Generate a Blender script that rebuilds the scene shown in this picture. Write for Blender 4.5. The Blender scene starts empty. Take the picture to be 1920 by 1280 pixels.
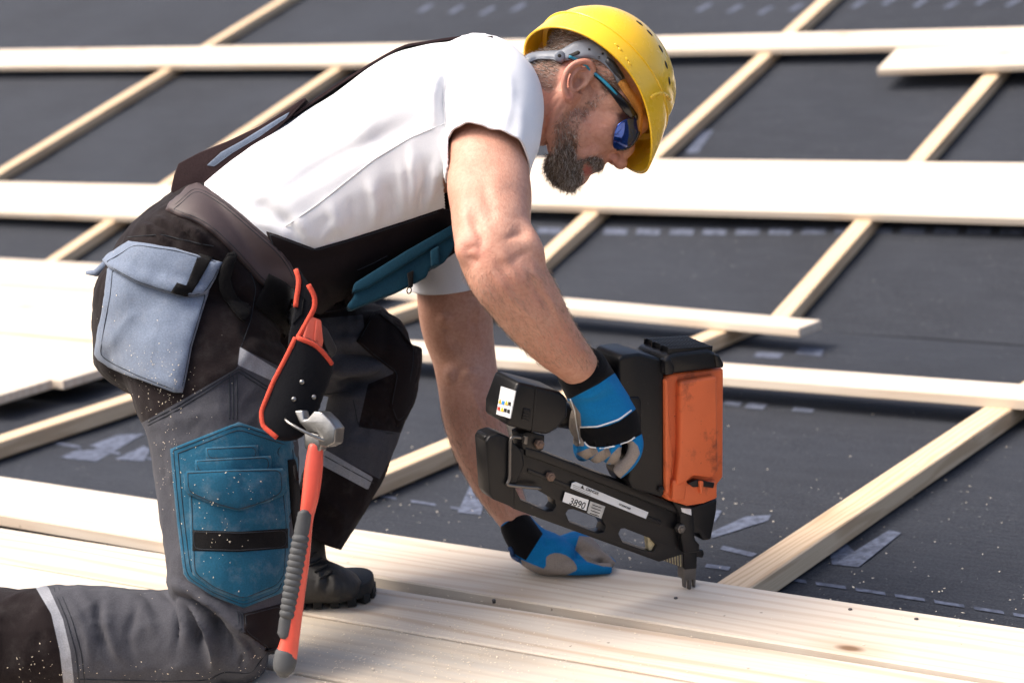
import bpy, bmesh, math, random
import numpy as np
from mathutils import Vector, Matrix
from mathutils.bvhtree import BVHTree
from mathutils.geometry import delaunay_2d_cdt

random.seed(7)
rng = np.random.default_rng(7)
scene = bpy.context.scene
COL = scene.collection

# ------------------------------------------------------------------ camera
FPX = 3540.0                      # focal length in photograph pixels (1920 wide)
PITCH = math.radians(6.29)
CAMZ = 1.60
cam_d = bpy.data.cameras.new('camera')
cam = bpy.data.objects.new('camera', cam_d)
COL.objects.link(cam)
scene.camera = cam
cam.location = (0, 0, CAMZ)
cam.rotation_euler = (math.pi / 2 - PITCH, 0, 0)
cam_d.sensor_width = 36.0
cam_d.lens = FPX / 1920 * 36.0
cam_d.clip_start = 0.05
cam_d.clip_end = 300
cam_d.dof.use_dof = True
cam_d.dof.focus_distance = 2.82
cam_d.dof.aperture_fstop = 4.0

# ------------------------------------------------------------------ light
SUN_EL, SUN_AZ = math.radians(50), math.radians(-100)    # azimuth from straight ahead, minus = left
world = bpy.data.worlds.new('World')
scene.world = world
world.use_nodes = True
wn = world.node_tree
bg = wn.nodes['Background']
sky = wn.nodes.new('ShaderNodeTexSky')
sky.sky_type = 'NISHITA'
sky.sun_disc = False
sky.sun_elevation = SUN_EL
sky.sun_rotation = SUN_AZ
sky.air_density = 0.8
sky.dust_density = 6.0
sky.ozone_density = 0.6
wn.links.new(sky.outputs[0], bg.inputs[0])
bg.inputs[1].default_value = 0.15
sun_d = bpy.data.lights.new('sun', 'SUN')
sun_d.energy = 1.5
sun_d.angle = math.radians(30)
sun_d.color = (1.0, 0.94, 0.86)
sun = bpy.data.objects.new('sun', sun_d)
COL.objects.link(sun)
_sd = Vector((math.sin(SUN_AZ) * math.cos(SUN_EL), math.cos(SUN_AZ) * math.cos(SUN_EL), math.sin(SUN_EL)))
sun.rotation_euler = _sd.to_track_quat('Z', 'Y').to_euler()
sun.location = (0, 0, 8)

vs = scene.view_settings
vs.view_transform = 'Standard'
vs.look = 'None'
vs.exposure = 1.1
vs.gamma = 1.0
vs.use_curve_mapping = False
scene.render.engine = 'CYCLES'
scene.cycles.use_denoising = True
scene.cycles.max_bounces = 6
scene.render.film_transparent = False

# ------------------------------------------------------------------ geometry helpers
CP, SP = math.cos(PITCH), math.sin(PITCH)
CAM = np.array([0, 0, CAMZ])
FWD = np.array([0, CP, -SP])
UP = np.array([0, SP, CP])
RIGHT = np.array([1.0, 0, 0])


def ray(px, py):
    x = (px - 960) / FPX
    u = -(py - 640) / FPX
    return np.array([x, CP + u * SP, u * CP - SP])


def P(px, py, d):
    """world point seen at photograph pixel (px, py), d metres in front of the camera"""
    return CAM + ray(px, py) * d


def proj(v):
    v = np.asarray(v) - CAM
    d = v @ FWD
    return np.stack([960 + FPX * (v @ RIGHT) / d, 640 - FPX * (v @ UP) / d, d], 1)


def unit(v):
    v = np.asarray(v, float)
    return v / np.linalg.norm(v)


class Frame:
    """a plane in the scene: origin, in-plane axes U, V and normal N"""
    def __init__(s, O, U, V):
        s.O = np.asarray(O, float)
        s.U = unit(U)
        V = np.asarray(V, float)
        s.V = unit(V - s.U * (V @ s.U))
        s.N = np.cross(s.U, s.V)

    def uv(s, px, py, h=0.0):
        r = ray(px, py)
        t = ((s.O + s.N * h - CAM) @ s.N) / (r @ s.N)
        q = CAM + r * t - s.O
        return np.array([q @ s.U, q @ s.V])

    def at(s, u, v, h=0.0):
        return s.O + s.U * u + s.V * v + s.N * h

    def pt(s, px, py, h=0.0):
        u, v = s.uv(px, py, h)
        return s.at(u, v, h)

    def matrix(s, u=0, v=0, h=0):
        m = Matrix.Identity(4)
        o = s.at(u, v, h)
        for i in range(3):
            m[i][0], m[i][1], m[i][2], m[i][3] = s.U[i], s.V[i], s.N[i], o[i]
        return m


def mesh_obj(name, verts, faces, mat, parent=None, smooth=True, attrs=None, matrix=None):
    me = bpy.data.meshes.new(name)
    verts = np.asarray(verts, float)
    me.from_pydata(verts.tolist(), [], [list(map(int, f)) for f in faces])
    return me_obj(name, me, mat, parent, smooth, attrs, matrix)


def me_obj(name, me, mat, parent=None, smooth=True, attrs=None, matrix=None):
    o = bpy.data.objects.new(name, me)
    COL.objects.link(o)
    for m in (mat if isinstance(mat, (list, tuple)) else [mat]):
        me.materials.append(m)
    if smooth:
        me.polygons.foreach_set('use_smooth', [True] * len(me.polygons))
    if attrs:
        for k, a in attrs.items():
            at = me.attributes.new(k, 'FLOAT', 'POINT')
            at.data.foreach_set('value', np.asarray(a, np.float32))
    if matrix is not None:
        o.matrix_world = matrix
    if parent is not None:
        pm = parent.get('_m')
        o.parent = parent
        if pm is not None:
            o.matrix_parent_inverse = Matrix.Identity(4)
            loc = Vector(pm)
            o.matrix_parent_inverse = Matrix.Translation(-loc)
    me.update()
    return o


def thing(name, label, cat, loc=(0, 0, 0), group=None):
    o = bpy.data.objects.new(name, None)
    COL.objects.link(o)
    o.empty_display_size = 0.05
    o.location = [float(x) for x in loc]
    o['_m'] = [float(x) for x in loc]
    o['label'] = label
    o['category'] = cat
    if group:
        o['group'] = group
    return o


def tag(o, label, cat, group=None):
    o['label'] = label
    o['category'] = cat
    if group:
        o['group'] = group
    return o


def structure(o):
    o['kind'] = 'structure'
    return o


def catmull(pts, k):
    pts = np.asarray(pts, float)
    n = len(pts)
    if n < 3:
        return np.array([pts[0] + (pts[-1] - pts[0]) * t for t in np.linspace(0, 1, k + 1)])
    out = []
    for i in range(n - 1):
        p0 = pts[i - 1] if i else 2 * pts[0] - pts[1]
        p1, p2 = pts[i], pts[i + 1]
        p3 = pts[i + 2] if i + 2 < n else 2 * pts[-1] - pts[-2]
        for j in range(k):
            t = j / k
            out.append(.5 * ((2 * p1) + (-p0 + p2) * t + (2 * p0 - 5 * p1 + 4 * p2 - p3) * t * t + (-p0 + 3 * p1 - 3 * p2 + p3) * t ** 3))
    out.append(pts[-1])
    return np.array(out)


def rings_mesh(rings, cap=True, close=False):
    m = len(rings[0])
    v = np.concatenate(rings)
    f = []
    n = len(rings)
    for i in range(n - (0 if close else 1)):
        a, b = i * m, ((i + 1) % n) * m
        for j in range(m):
            k = (j + 1) % m
            f.append((a + j, a + k, b + k, b + j))
    if cap and not close:
        f.append(tuple(range(m))[::-1])
        f.append(tuple((n - 1) * m + j for j in range(m)))
    return v, f


def limb(pts, seg=5, m=28, ex=2.0, cap=True, dome=True):
    """lofted body part; pts rows: px, py, depth, half width in px (in the picture plane), half depth in m"""
    q = catmull(pts, seg)
    c = np.array([P(a[0], a[1], a[2]) for a in q])
    T = np.gradient(c, axis=0)
    rings = []
    ang = np.linspace(0, 2 * math.pi, m, endpoint=False)
    ca = np.sign(np.cos(ang)) * np.abs(np.cos(ang)) ** (2 / ex)
    sa = np.sign(np.sin(ang)) * np.abs(np.sin(ang)) ** (2 / ex)
    frames = []
    for i in range(len(q)):
        t = unit(T[i])
        A = np.cross(FWD, t)
        A = unit(A)
        B = unit(np.cross(t, A))
        w = q[i][3] * q[i][2] / FPX
        frames.append((c[i], t, A, B, w, q[i][4]))
        rings.append(c[i] + np.outer(ca, A) * w + np.outer(sa, B) * q[i][4])
    if dome:
        for end in (0, -1):
            cc, t, A, B, w, h = frames[end]
            s = -1 if end == 0 else 1
            ex_r = []
            for a in (30, 55, 75):
                k, z = math.cos(math.radians(a)), math.sin(math.radians(a))
                ex_r.append(cc + s * t * min(w, h) * .55 * z + np.outer(ca, A) * w * k + np.outer(sa, B) * h * k)
            rings = ex_r[::-1] + rings if end == 0 else rings + ex_r
    return rings_mesh(rings, cap)


def ball(c, ax, m=24):
    """ellipsoid: centre and three axis vectors"""
    v, f = [], []
    c = np.asarray(c)
    ax = [np.asarray(a) for a in ax]
    n = m // 2
    rings = []
    for i in range(1, n):
        th = math.pi * i / n
        an = np.linspace(0, 2 * math.pi, m, endpoint=False)
        rings.append(c + np.outer(np.cos(an) * math.sin(th), ax[0]) + np.outer(np.sin(an) * math.sin(th), ax[1]) + ax[2] * math.cos(th))
    return rings_mesh(rings, True)


def tube(path, r, m=8, cap=True, closed=False, seg=0):
    """round tube along world points; r scalar or list"""
    path = np.asarray(path, float)
    r = np.broadcast_to(np.asarray(r, float), (len(path),)).copy()
    if seg:
        q = np.concatenate([path, r[:, None]], 1)
        if closed:
            q = np.concatenate([q[-1:], q, q[:2]])
            q = catmull(q, seg)[seg:-seg - 1]
        else:
            q = catmull(q, seg)
        path, r = q[:, :3], q[:, 3]
    n = len(path)
    rings = []
    prev = None
    for i in range(n):
        if closed:
            t = unit(path[(i + 1) % n] - path[i - 1])
        else:
            t = unit(path[min(i + 1, n - 1)] - path[max(i - 1, 0)])
        if prev is None:
            a = np.cross(t, [0.31, 0.2, 0.93])
            if np.linalg.norm(a) < .1:
                a = np.cross(t, [1, 0, 0])
        else:
            a = prev - t * (prev @ t)
        a = unit(a)
        prev = a
        b = np.cross(t, a)
        an = np.linspace(0, 2 * math.pi, m, endpoint=False)
        rings.append(path[i] + (np.outer(np.cos(an), a) + np.outer(np.sin(an), b)) * r[i])
    return rings_mesh(rings, cap, closed)


def join(parts):
    V, Fc, o = [], [], 0
    for v, f in parts:
        V.append(np.asarray(v, float))
        Fc += [tuple(int(i) + o for i in x) for x in f]
        o += len(v)
    return np.concatenate(V), Fc


def remesh(parts, voxel, smooth=4, fac=.5):
    """fuse overlapping closed shapes into one continuous skin"""
    v, f = join(parts)
    me = bpy.data.meshes.new('tmp')
    me.from_pydata(v.tolist(), [], f)
    bm = bmesh.new()
    bm.from_mesh(me)
    bmesh.ops.recalc_face_normals(bm, faces=bm.faces)
    bm.to_mesh(me)
    bm.free()
    o = bpy.data.objects.new('tmp', me)
    COL.objects.link(o)
    md = o.modifiers.new('r', 'REMESH')
    md.mode = 'VOXEL'
    md.voxel_size = voxel
    md.adaptivity = 0
    if smooth:
        s = o.modifiers.new('s', 'SMOOTH')
        s.factor = fac
        s.iterations = smooth
    dg = bpy.context.evaluated_depsgraph_get()
    dg.update()
    me2 = bpy.data.meshes.new_from_object(o.evaluated_get(dg))
    bpy.data.objects.remove(o)
    bpy.data.meshes.remove(me)
    return me2


def get_co(me):
    a = np.empty(len(me.vertices) * 3, np.float32)
    me.vertices.foreach_get('co', a)
    return a.reshape(-1, 3).astype(float)


def set_co(me, v):
    me.vertices.foreach_set('co', np.asarray(v, np.float32).ravel())
    me.update()


def get_no(me):
    a = np.empty(len(me.vertices) * 3, np.float32)
    me.vertex_normals.foreach_get('vector', a)
    return a.reshape(-1, 3).astype(float)


def seg_dist(q, pl, closed=False):
    """distance of 2-D or 3-D points q to polyline pl"""
    pl = np.asarray(pl, float)
    best = np.full(len(q), 1e9)
    n = len(pl)
    for i in range(n if closed else n - 1):
        a, b = pl[i], pl[(i + 1) % n]
        ab = b - a
        t = np.clip(((q - a) @ ab) / (ab @ ab + 1e-12), 0, 1)
        best = np.minimum(best, np.linalg.norm(q - (a + t[:, None] * ab), axis=1))
    return best


def inside(q, poly):
    poly = np.asarray(poly, float)
    x, y = q[:, 0], q[:, 1]
    r = np.zeros(len(q), bool)
    n = len(poly)
    for i in range(n):
        x1, y1 = poly[i]
        x2, y2 = poly[i - 1]
        if y1 == y2:
            continue
        c = ((y1 > y) != (y2 > y)) & (x < (x2 - x1) * (y - y1) / (y2 - y1) + x1)
        r ^= c
    return r


def sdf(q, poly):
    """signed distance in px, positive inside"""
    d = seg_dist(q[:, :2], poly, True)
    return np.where(inside(q, poly), d, -d)


def smoothpoly(poly, k=4):
    """closed Catmull-Rom through poly"""
    p = np.asarray(poly, float)
    p = np.concatenate([p[-1:], p, p[:2]])
    return catmull(p, k)[k:-k - 1]


def wrinkle(me, items, dmin=0, dmax=9, facing=True):
    """raise folds (or sink creases) along picture-traced lines on a cloth skin: (points, width px, height m)"""
    co = get_co(me)
    no = get_no(me)
    q = proj(co)
    ok = (q[:, 2] > dmin) & (q[:, 2] < dmax)
    if facing:
        ok &= (no @ FWD) < .25
    disp = np.zeros(len(co))
    for pts, w, amp in items:
        pl = catmull(pts, 5) if len(pts) > 2 else np.asarray(pts, float)
        lo, hi = pl.min(0) - 3 * w, pl.max(0) + 3 * w
        s = np.where(ok & (q[:, 0] > lo[0]) & (q[:, 0] < hi[0]) & (q[:, 1] > lo[1]) & (q[:, 1] < hi[1]))[0]
        if not len(s):
            continue
        d = seg_dist(q[s, :2], pl)
        # fade at both ends
        L = np.linalg.norm(pl[-1] - pl[0]) + 1e-6
        e = np.minimum(np.linalg.norm(q[s, :2] - pl[0], axis=1), np.linalg.norm(q[s, :2] - pl[-1], axis=1))
        fade = np.clip(e / (.3 * L), 0.15, 1)
        disp[s] += amp * np.exp(-(d / w) ** 2) * fade
    set_co(me, co + no * disp[:, None])


def brush(me, items):
    """sculpt: (centre world, radius m, push vector m)"""
    co = get_co(me)
    for c, r, v in items:
        d = np.linalg.norm(co - c, axis=1) / r
        s = d < 1
        k = (1 - d[s] ** 2) ** 2
        co[s] += k[:, None] * np.asarray(v)
    set_co(me, co)


def lap_smooth(me, sel, it=3, fac=.5):
    co = get_co(me)
    e = np.empty(len(me.edges) * 2, np.int32)
    me.edges.foreach_get('vertices', e)
    e = e.reshape(-1, 2)
    cnt = np.bincount(e.ravel(), minlength=len(co)).astype(float)
    for _ in range(it):
        s = np.zeros_like(co)
        np.add.at(s, e[:, 0], co[e[:, 1]])
        np.add.at(s, e[:, 1], co[e[:, 0]])
        avg = s / np.maximum(cnt, 1)[:, None]
        co[sel] += fac * (avg[sel] - co[sel])
    set_co(me, co)


def cloth_noise(me, amp=.003, scale=14, stretch=(1, 1, 1), dmin=0, dmax=9, seed=0.0):
    """uneven slack of worn cloth"""
    from mathutils import noise as mn
    co = get_co(me)
    no = get_no(me)
    d = np.zeros(len(co))
    dep = (co - CAM) @ FWD
    for i, c in enumerate(co):
        if dmin < dep[i] < dmax:
            v = Vector((c[0] * scale * stretch[0] + seed, c[1] * scale * stretch[1], c[2] * scale * stretch[2]))
            w = mn.noise_vector(v * .6) * .8
            d[i] = 1 - abs(mn.noise(v + w)) * 2.6 + .35 * mn.noise(v * 2.7)
    set_co(me, co + no * (d * amp)[:, None])


def bvh_of(*objs):
    V, Fc, o = [], [], 0
    for ob in objs:
        me = ob.data if hasattr(ob, 'data') else ob
        co = get_co(me)
        V += [tuple(x) for x in co]
        Fc += [tuple(i + o for i in p.vertices) for p in me.polygons]
        o += len(co)
    return BVHTree.FromPolygons(V, Fc)


def cast(bvh, px, py, guess=2.8):
    r = unit(ray(px, py))
    h = bvh.ray_cast(Vector(CAM), Vector(r), 8.0)
    if h[0] is None:
        n = bvh.find_nearest(Vector(P(px, py, guess)))
        loc, nn = np.array(n[0]), np.array(n[1])
        return loc, nn, False
    return np.array(h[0]), np.array(h[1]), True


def patch(bvh, poly, step=9, off=.003, edge=7, thick=.004, guess=2.8, smooth_n=2, puff=0.0, crease=.0):
    """a piece of cloth cut to poly (px) and laid on the skin in bvh, as a closed solid of real thickness"""
    poly = np.asarray(poly, float)
    # resample border
    b = []
    n = len(poly)
    for i in range(n):
        a, c = poly[i], poly[(i + 1) % n]
        k = max(1, int(np.linalg.norm(c - a) / step + .5))
        for j in range(k):
            b.append(a + (c - a) * j / k)
    b = np.array(b)
    lo, hi = b.min(0), b.max(0)
    gx, gy = np.meshgrid(np.arange(lo[0], hi[0], step), np.arange(lo[1], hi[1], step))
    g = np.stack([gx.ravel(), gy.ravel()], 1)
    g[:, 0] += (np.arange(len(g)) // gx.shape[1] % 2) * step * .5
    sd = sdf(g, b)
    g = g[sd > edge + step * .45]
    nb = len(b)
    rr_ = [b]
    tg = np.roll(b, -1, 0) - np.roll(b, 1, 0)
    tg /= np.linalg.norm(tg, axis=1)[:, None] + 1e-9
    nr = np.stack([-tg[:, 1], tg[:, 0]], 1)
    if np.mean(sdf(b + nr * .5, b)) < 0:
        nr = -nr
    for k_ in (.3, 1.0):
        ring = b + nr * edge * k_
        rr_.append(ring[sdf(ring, b) > edge * k_ * .93])
    allp = np.concatenate(rr_ + [g])
    r = delaunay_2d_cdt([Vector(p) for p in allp], [(i, (i + 1) % nb) for i in range(nb)], [], 1, 1e-5)
    v2 = np.array([list(p) for p in r[0]])
    faces = [tuple(f) for f in r[2]]
    sd = np.maximum(sdf(v2, b), 0)
    loc, nn = [], []
    for p in v2:
        l, m, hit = cast(bvh, p[0], p[1], guess)
        if m @ FWD > 0:
            m = m - FWD * (m @ FWD)
            m = unit(m) if np.linalg.norm(m) > 1e-4 else -FWD
        loc.append(l)
        nn.append(m)
    loc, nn = np.array(loc), np.array(nn)
    # neighbour smoothing
    e = set()
    for f in faces:
        for i in range(len(f)):
            a, c = f[i], f[(i + 1) % len(f)]
            e.add((min(a, c), max(a, c)))
    e = np.array(list(e))
    cnt = np.bincount(e.ravel(), minlength=len(v2)).astype(float)[:, None]
    for _ in range(smooth_n):
        for arr, fac in ((nn, .7), (loc, .35)):
            s = np.zeros_like(arr)
            np.add.at(s, e[:, 0], arr[e[:, 1]])
            np.add.at(s, e[:, 1], arr[e[:, 0]])
            k_ = np.where(np.arange(len(arr))[:, None] < nb, fac if arr is nn else 0.0, fac)
            arr += k_ * (s / np.maximum(cnt, 1) - arr)
    nn /= np.linalg.norm(nn, axis=1)[:, None] + 1e-9
    k = np.clip(sd / edge, 0, 1)
    prof = np.sqrt(1 - (1 - k) ** 2)
    pz = np.clip(sd / (sd.max() + 1e-6), 0, 1)
    if crease:
        from mathutils import noise as mn
        cz = np.array([1 - 2.4 * abs(mn.noise(Vector(p * 13) + mn.noise_vector(Vector(p * 8)) * .9)) + .4 * mn.noise(Vector(p * 40)) for p in loc])
        loc = loc + nn * (cz * crease * np.clip(sd / 14, .25, 1))[:, None]
    top = loc + nn * (off * (.35 + .65 * prof) + puff * np.sin(pz * math.pi / 2))[:, None]
    bot = loc + nn * (off - thick)
    m = len(v2)
    V = np.concatenate([top, bot])
    # orient
    F2 = []
    for f in faces:
        a, c, d = top[f[0]], top[f[1]], top[f[2]]
        nrm = np.cross(c - a, d - a)
        f = f if nrm @ nn[f[0]] > 0 else f[::-1]
        F2.append(f)
        F2.append(tuple(i + m for i in f[::-1]))
    cntd = {}
    for f in F2[::2]:
        for i in range(len(f)):
            cntd[(f[i], f[(i + 1) % len(f)])] = 1
    for (a, c) in list(cntd):
        if (c, a) not in cntd:
            F2.append((c, a, a + m, c + m))
    return V, F2


def surf_line(bvh, pl, off=.004, step=7, guess=2.8):
    """world points of a px polyline laid on the skin"""
    pl = np.asarray(pl, float)
    out = []
    for i in range(len(pl) - 1):
        k = max(1, int(np.linalg.norm(pl[i + 1] - pl[i]) / step + .5))
        for j in range(k):
            out.append(pl[i] + (pl[i + 1] - pl[i]) * j / k)
    out.append(pl[-1])
    pts = []
    for p in out:
        l, m, hit = cast(bvh, p[0], p[1], guess)
        pts.append(l + (m if m @ FWD < 0 else -FWD) * off)
    pts = np.array(pts)
    if len(pts) > 4:
        for _ in range(2):
            pts[1:-1] = .25 * pts[:-2] + .5 * pts[1:-1] + .25 * pts[2:]
    return pts


def offset_poly(poly, d):
    """inset a polygon by d px (positive = inwards)"""
    p = np.asarray(poly, float)
    area = .5 * np.sum(p[:, 0] * np.roll(p[:, 1], -1) - np.roll(p[:, 0], -1) * p[:, 1])
    s = 1 if area > 0 else -1
    out = []
    n = len(p)
    for i in range(n):
        a, b, c = p[i - 1], p[i], p[(i + 1) % n]
        t1, t2 = unit(b - a), unit(c - b)
        n1, n2 = np.array([-t1[1], t1[0]]) * s, np.array([-t2[1], t2[0]]) * s
        k = n1 + n2
        k = k / max(.25, (k @ n1))
        out.append(b + k * d)
    return np.array(out)


def prism(frame, poly, h0, h1, holes=(), bevel=0.0, uv=False):
    """outline (px, or local u,v with uv=True) in a frame's plane given real thickness from h0 to h1 along its normal"""
    bm = bmesh.new()
    def loop(pp, h):
        q = [p if uv else frame.uv(*p) for p in pp]
        return [bm.verts.new(frame.at(a, b, h)) for a, b in q]
    outs = [poly] + list(holes)
    pts, edges = [], []
    for pp in outs:
        k = len(pts)
        q = [p if uv else frame.uv(*p) for p in pp]
        pts += [Vector((float(a), float(b))) for a, b in q]
        edges += [(k + i, k + (i + 1) % len(pp)) for i in range(len(pp))]
    r = delaunay_2d_cdt(pts, edges, [], 4 if holes else 1, 1e-7)
    v2 = [tuple(p) for p in r[0]]
    lo = [bm.verts.new(frame.at(a, b, h0)) for a, b in v2]
    hi = [bm.verts.new(frame.at(a, b, h1)) for a, b in v2]
    ed = {}
    for f in r[2]:
        f = list(f)
        if holes:
            cx = np.mean([v2[i] for i in f], axis=0)[None]
            if any(inside(cx, [p if uv else frame.uv(*p) for p in hh])[0] for hh in holes):
                continue
        bm.faces.new([hi[i] for i in f])
        bm.faces.new([lo[i] for i in f[::-1]])
        for i in range(len(f)):
            ed[(f[i], f[(i + 1) % len(f)])] = 1
    for (a, b) in list(ed):
        if (b, a) not in ed:
            bm.faces.new([hi[b], hi[a], lo[a], lo[b]])
    bmesh.ops.recalc_face_normals(bm, faces=bm.faces)
    bmesh.ops.dissolve_limit(bm, angle_limit=.01, verts=bm.verts, edges=bm.edges)
    if bevel:
        sharp = [e for e in bm.edges if len(e.link_faces) == 2 and e.calc_face_angle() > .6]
        bmesh.ops.bevel(bm, geom=sharp, offset=bevel, segments=3, profile=.5, affect='EDGES', clamp_overlap=True)
    me = bpy.data.meshes.new('prism')
    bm.to_mesh(me)
    bm.free()
    return me


def flat_smooth(me, ang=.6):
    """smooth shading with sharp edges kept"""
    me.polygons.foreach_set('use_smooth', [True] * len(me.polygons))
    me.set_sharp_from_angle(angle=ang)


def hard(name, me, mat, parent=None, ang=.6, **k):
    o = me_obj(name, me, mat, parent, False, **k)
    flat_smooth(me, ang)
    return o


# ------------------------------------------------------------------ materials
def new_mat(name):
    m = bpy.data.materials.new(name)
    m.use_nodes = True
    nt = m.node_tree
    return m, nt, nt.nodes['Principled BSDF']


def nd(nt, t, **k):
    n = nt.nodes.new(t)
    for a, b in k.items():
        setattr(n, a, b)
    return n


def lk(nt, a, b):
    nt.links.new(a, b)


def mixc(nt, fac, a, b, blend='MIX'):
    n = nd(nt, 'ShaderNodeMix', data_type='RGBA', blend_type=blend)
    for s, v in ((0, fac), (6, a), (7, b)):
        if isinstance(v, (int, float)):
            n.inputs[s].default_value = v
        elif isinstance(v, tuple):
            n.inputs[s].default_value = (*v, 1) if len(v) == 3 else v
        else:
            lk(nt, v, n.inputs[s])
    return n.outputs[2]


def ramp(nt, src, stops):
    n = nd(nt, 'ShaderNodeValToRGB')
    cr = n.color_ramp
    while len(cr.elements) < len(stops):
        cr.elements.new(.5)
    for e, (p, c) in zip(cr.elements, stops):
        e.position = p
        e.color = (c, c, c, 1) if isinstance(c, (int, float)) else (*c, 1)
    lk(nt, src, n.inputs[0])
    return n.outputs[0]


def noise(nt, scale, detail=4, rough=.55, coord=None, dist=0.0):
    n = nd(nt, 'ShaderNodeTexNoise')
    n.inputs['Scale'].default_value = scale
    n.inputs['Detail'].default_value = detail
    n.inputs['Roughness'].default_value = rough
    n.inputs['Distortion'].default_value = dist
    if coord is not None:
        lk(nt, coord, n.inputs['Vector'])
    return n.outputs[0]


def objco(nt, scale=None, kind='Object'):
    t = nd(nt, 'ShaderNodeTexCoord')
    o = t.outputs[kind]
    if scale:
        mp = nd(nt, 'ShaderNodeMapping')
        mp.inputs['Scale'].default_value = scale
        lk(nt, o, mp.inputs[0])
        o = mp.outputs[0]
    return o


def bump(nt, bs, h, strength=.3, dist=.002):
    b = nd(nt, 'ShaderNodeBump')
    b.inputs['Strength'].default_value = strength
    b.inputs['Distance'].default_value = dist
    lk(nt, h, b.inputs['Height'])
    lk(nt, b.outputs[0], bs.inputs['Normal'])
    return b


def simple(name, col, rough=.5, metal=0, var=.15, nscale=30, bumps=.0, bscale=200, spec=.5, bdist=.001, coat=0):
    m, nt, bs = new_mat(name)
    co = objco(nt)
    n = noise(nt, nscale, 5, .6, co)
    c = mixc(nt, ramp(nt, n, [(.3, 0.0), (.7, 1.0)]), tuple(x * (1 - var) for x in col), tuple(min(1, x * (1 + var)) for x in col))
    lk(nt, c, bs.inputs['Base Color'])
    bs.inputs['Roughness'].default_value = rough
    bs.inputs['Metallic'].default_value = metal
    bs.inputs['Specular IOR Level'].default_value = spec
    bs.inputs['Coat Weight'].default_value = coat
    if bumps:
        bump(nt, bs, noise(nt, bscale, 3, .6, co), bumps, bdist)
    return m


def attr_step(nt, name, soft=.6):
    a = nd(nt, 'ShaderNodeAttribute', attribute_name=name)
    mr = nd(nt, 'ShaderNodeMapRange')
    mr.inputs[1].default_value = -soft
    mr.inputs[2].default_value = soft
    lk(nt, a.outputs['Fac'], mr.inputs[0])
    return mr.outputs[0]


def cloth(name, base, layers=(), rough=.9, weave=900, var=.18, sheen=.04, bstr=.35, fine=.5, fold=.5, foldscale=26, spec=.12, wv=.6, wear=.0):
    """woven cloth; layers = [(attribute, colour)] dyed or sewn panels bounded by a signed-distance attribute"""
    m, nt, bs = new_mat(name)
    co = objco(nt)
    c = base
    for an, col in layers:
        c = mixc(nt, attr_step(nt, an), c, col)
    n = noise(nt, 9, 6, .6, co)
    c2 = mixc(nt, ramp(nt, n, [(.3, 0.0), (.75, 1.0)]), mixc(nt, 1.0, c, (1 - var, 1 - var, 1 - var), 'MULTIPLY'), c)
    fn = noise(nt, weave * .42, 3, .75, co)
    c3 = mixc(nt, wv, c2, mixc(nt, 1.0, c2, ramp(nt, fn, [(.25, .35), (.75, 1.0)]), 'MULTIPLY'))
    if wear:
        wn_ = noise(nt, 38, 7, .7, co)
        c3 = mixc(nt, ramp(nt, wn_, [(.5, 0.0), (.78, wear)]), c3, mixc(nt, .55, c3, (.55, .53, .50)))
    lk(nt, c3, bs.inputs['Base Color'])
    bs.inputs['Roughness'].default_value = rough
    bs.inputs['Specular IOR Level'].default_value = spec
    bs.inputs['Sheen Weight'].default_value = sheen
    bs.inputs['Sheen Roughness'].default_value = .5
    h = mixc(nt, fine, noise(nt, 45, 4, .55, co), fn)
    b1 = bump(nt, bs, h, bstr, .003)
    if fold:
        rn = nd(nt, 'ShaderNodeTexNoise', noise_type='RIDGED_MULTIFRACTAL')
        rn.inputs['Scale'].default_value = foldscale
        rn.inputs['Detail'].default_value = 3
        rn.inputs['Roughness'].default_value = .45
        rn.inputs['Distortion'].default_value = .6
        lk(nt, objco(nt, (1.0, .8, .55)), rn.inputs['Vector'])
        b2 = nd(nt, 'ShaderNodeBump')
        b2.inputs['Strength'].default_value = fold
        b2.inputs['Distance'].default_value = .0035
        lk(nt, rn.outputs[0], b2.inputs['Height'])
        lk(nt, b2.outputs[0], b1.inputs['Normal'])
    return m
# ================================================================== the roof (setting)
E1 = -unit(ray(-4200, 250))
_e2 = unit(ray(3500, -300))
_e2u = unit(ray(3530, -1840))
P0 = P(1292, 1100, 3.0)           # where the nailer stands on the plank
TB, HB = .025, .040               # board thickness, batten height
ROOF = Frame(P0, E1, _e2)         # board-top plane of the lower, flatter slope
H_MEM = -(TB + HB)
# kink between the two slopes
kv = ROOF.uv(1458, 588, -TB)
KINK = kv[1]
K0 = ROOF.at(kv[0], KINK, H_MEM)
UPPER = Frame(K0, E1, _e2u)       # membrane plane of the steeper slope (h=0 is the membrane)


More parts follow.
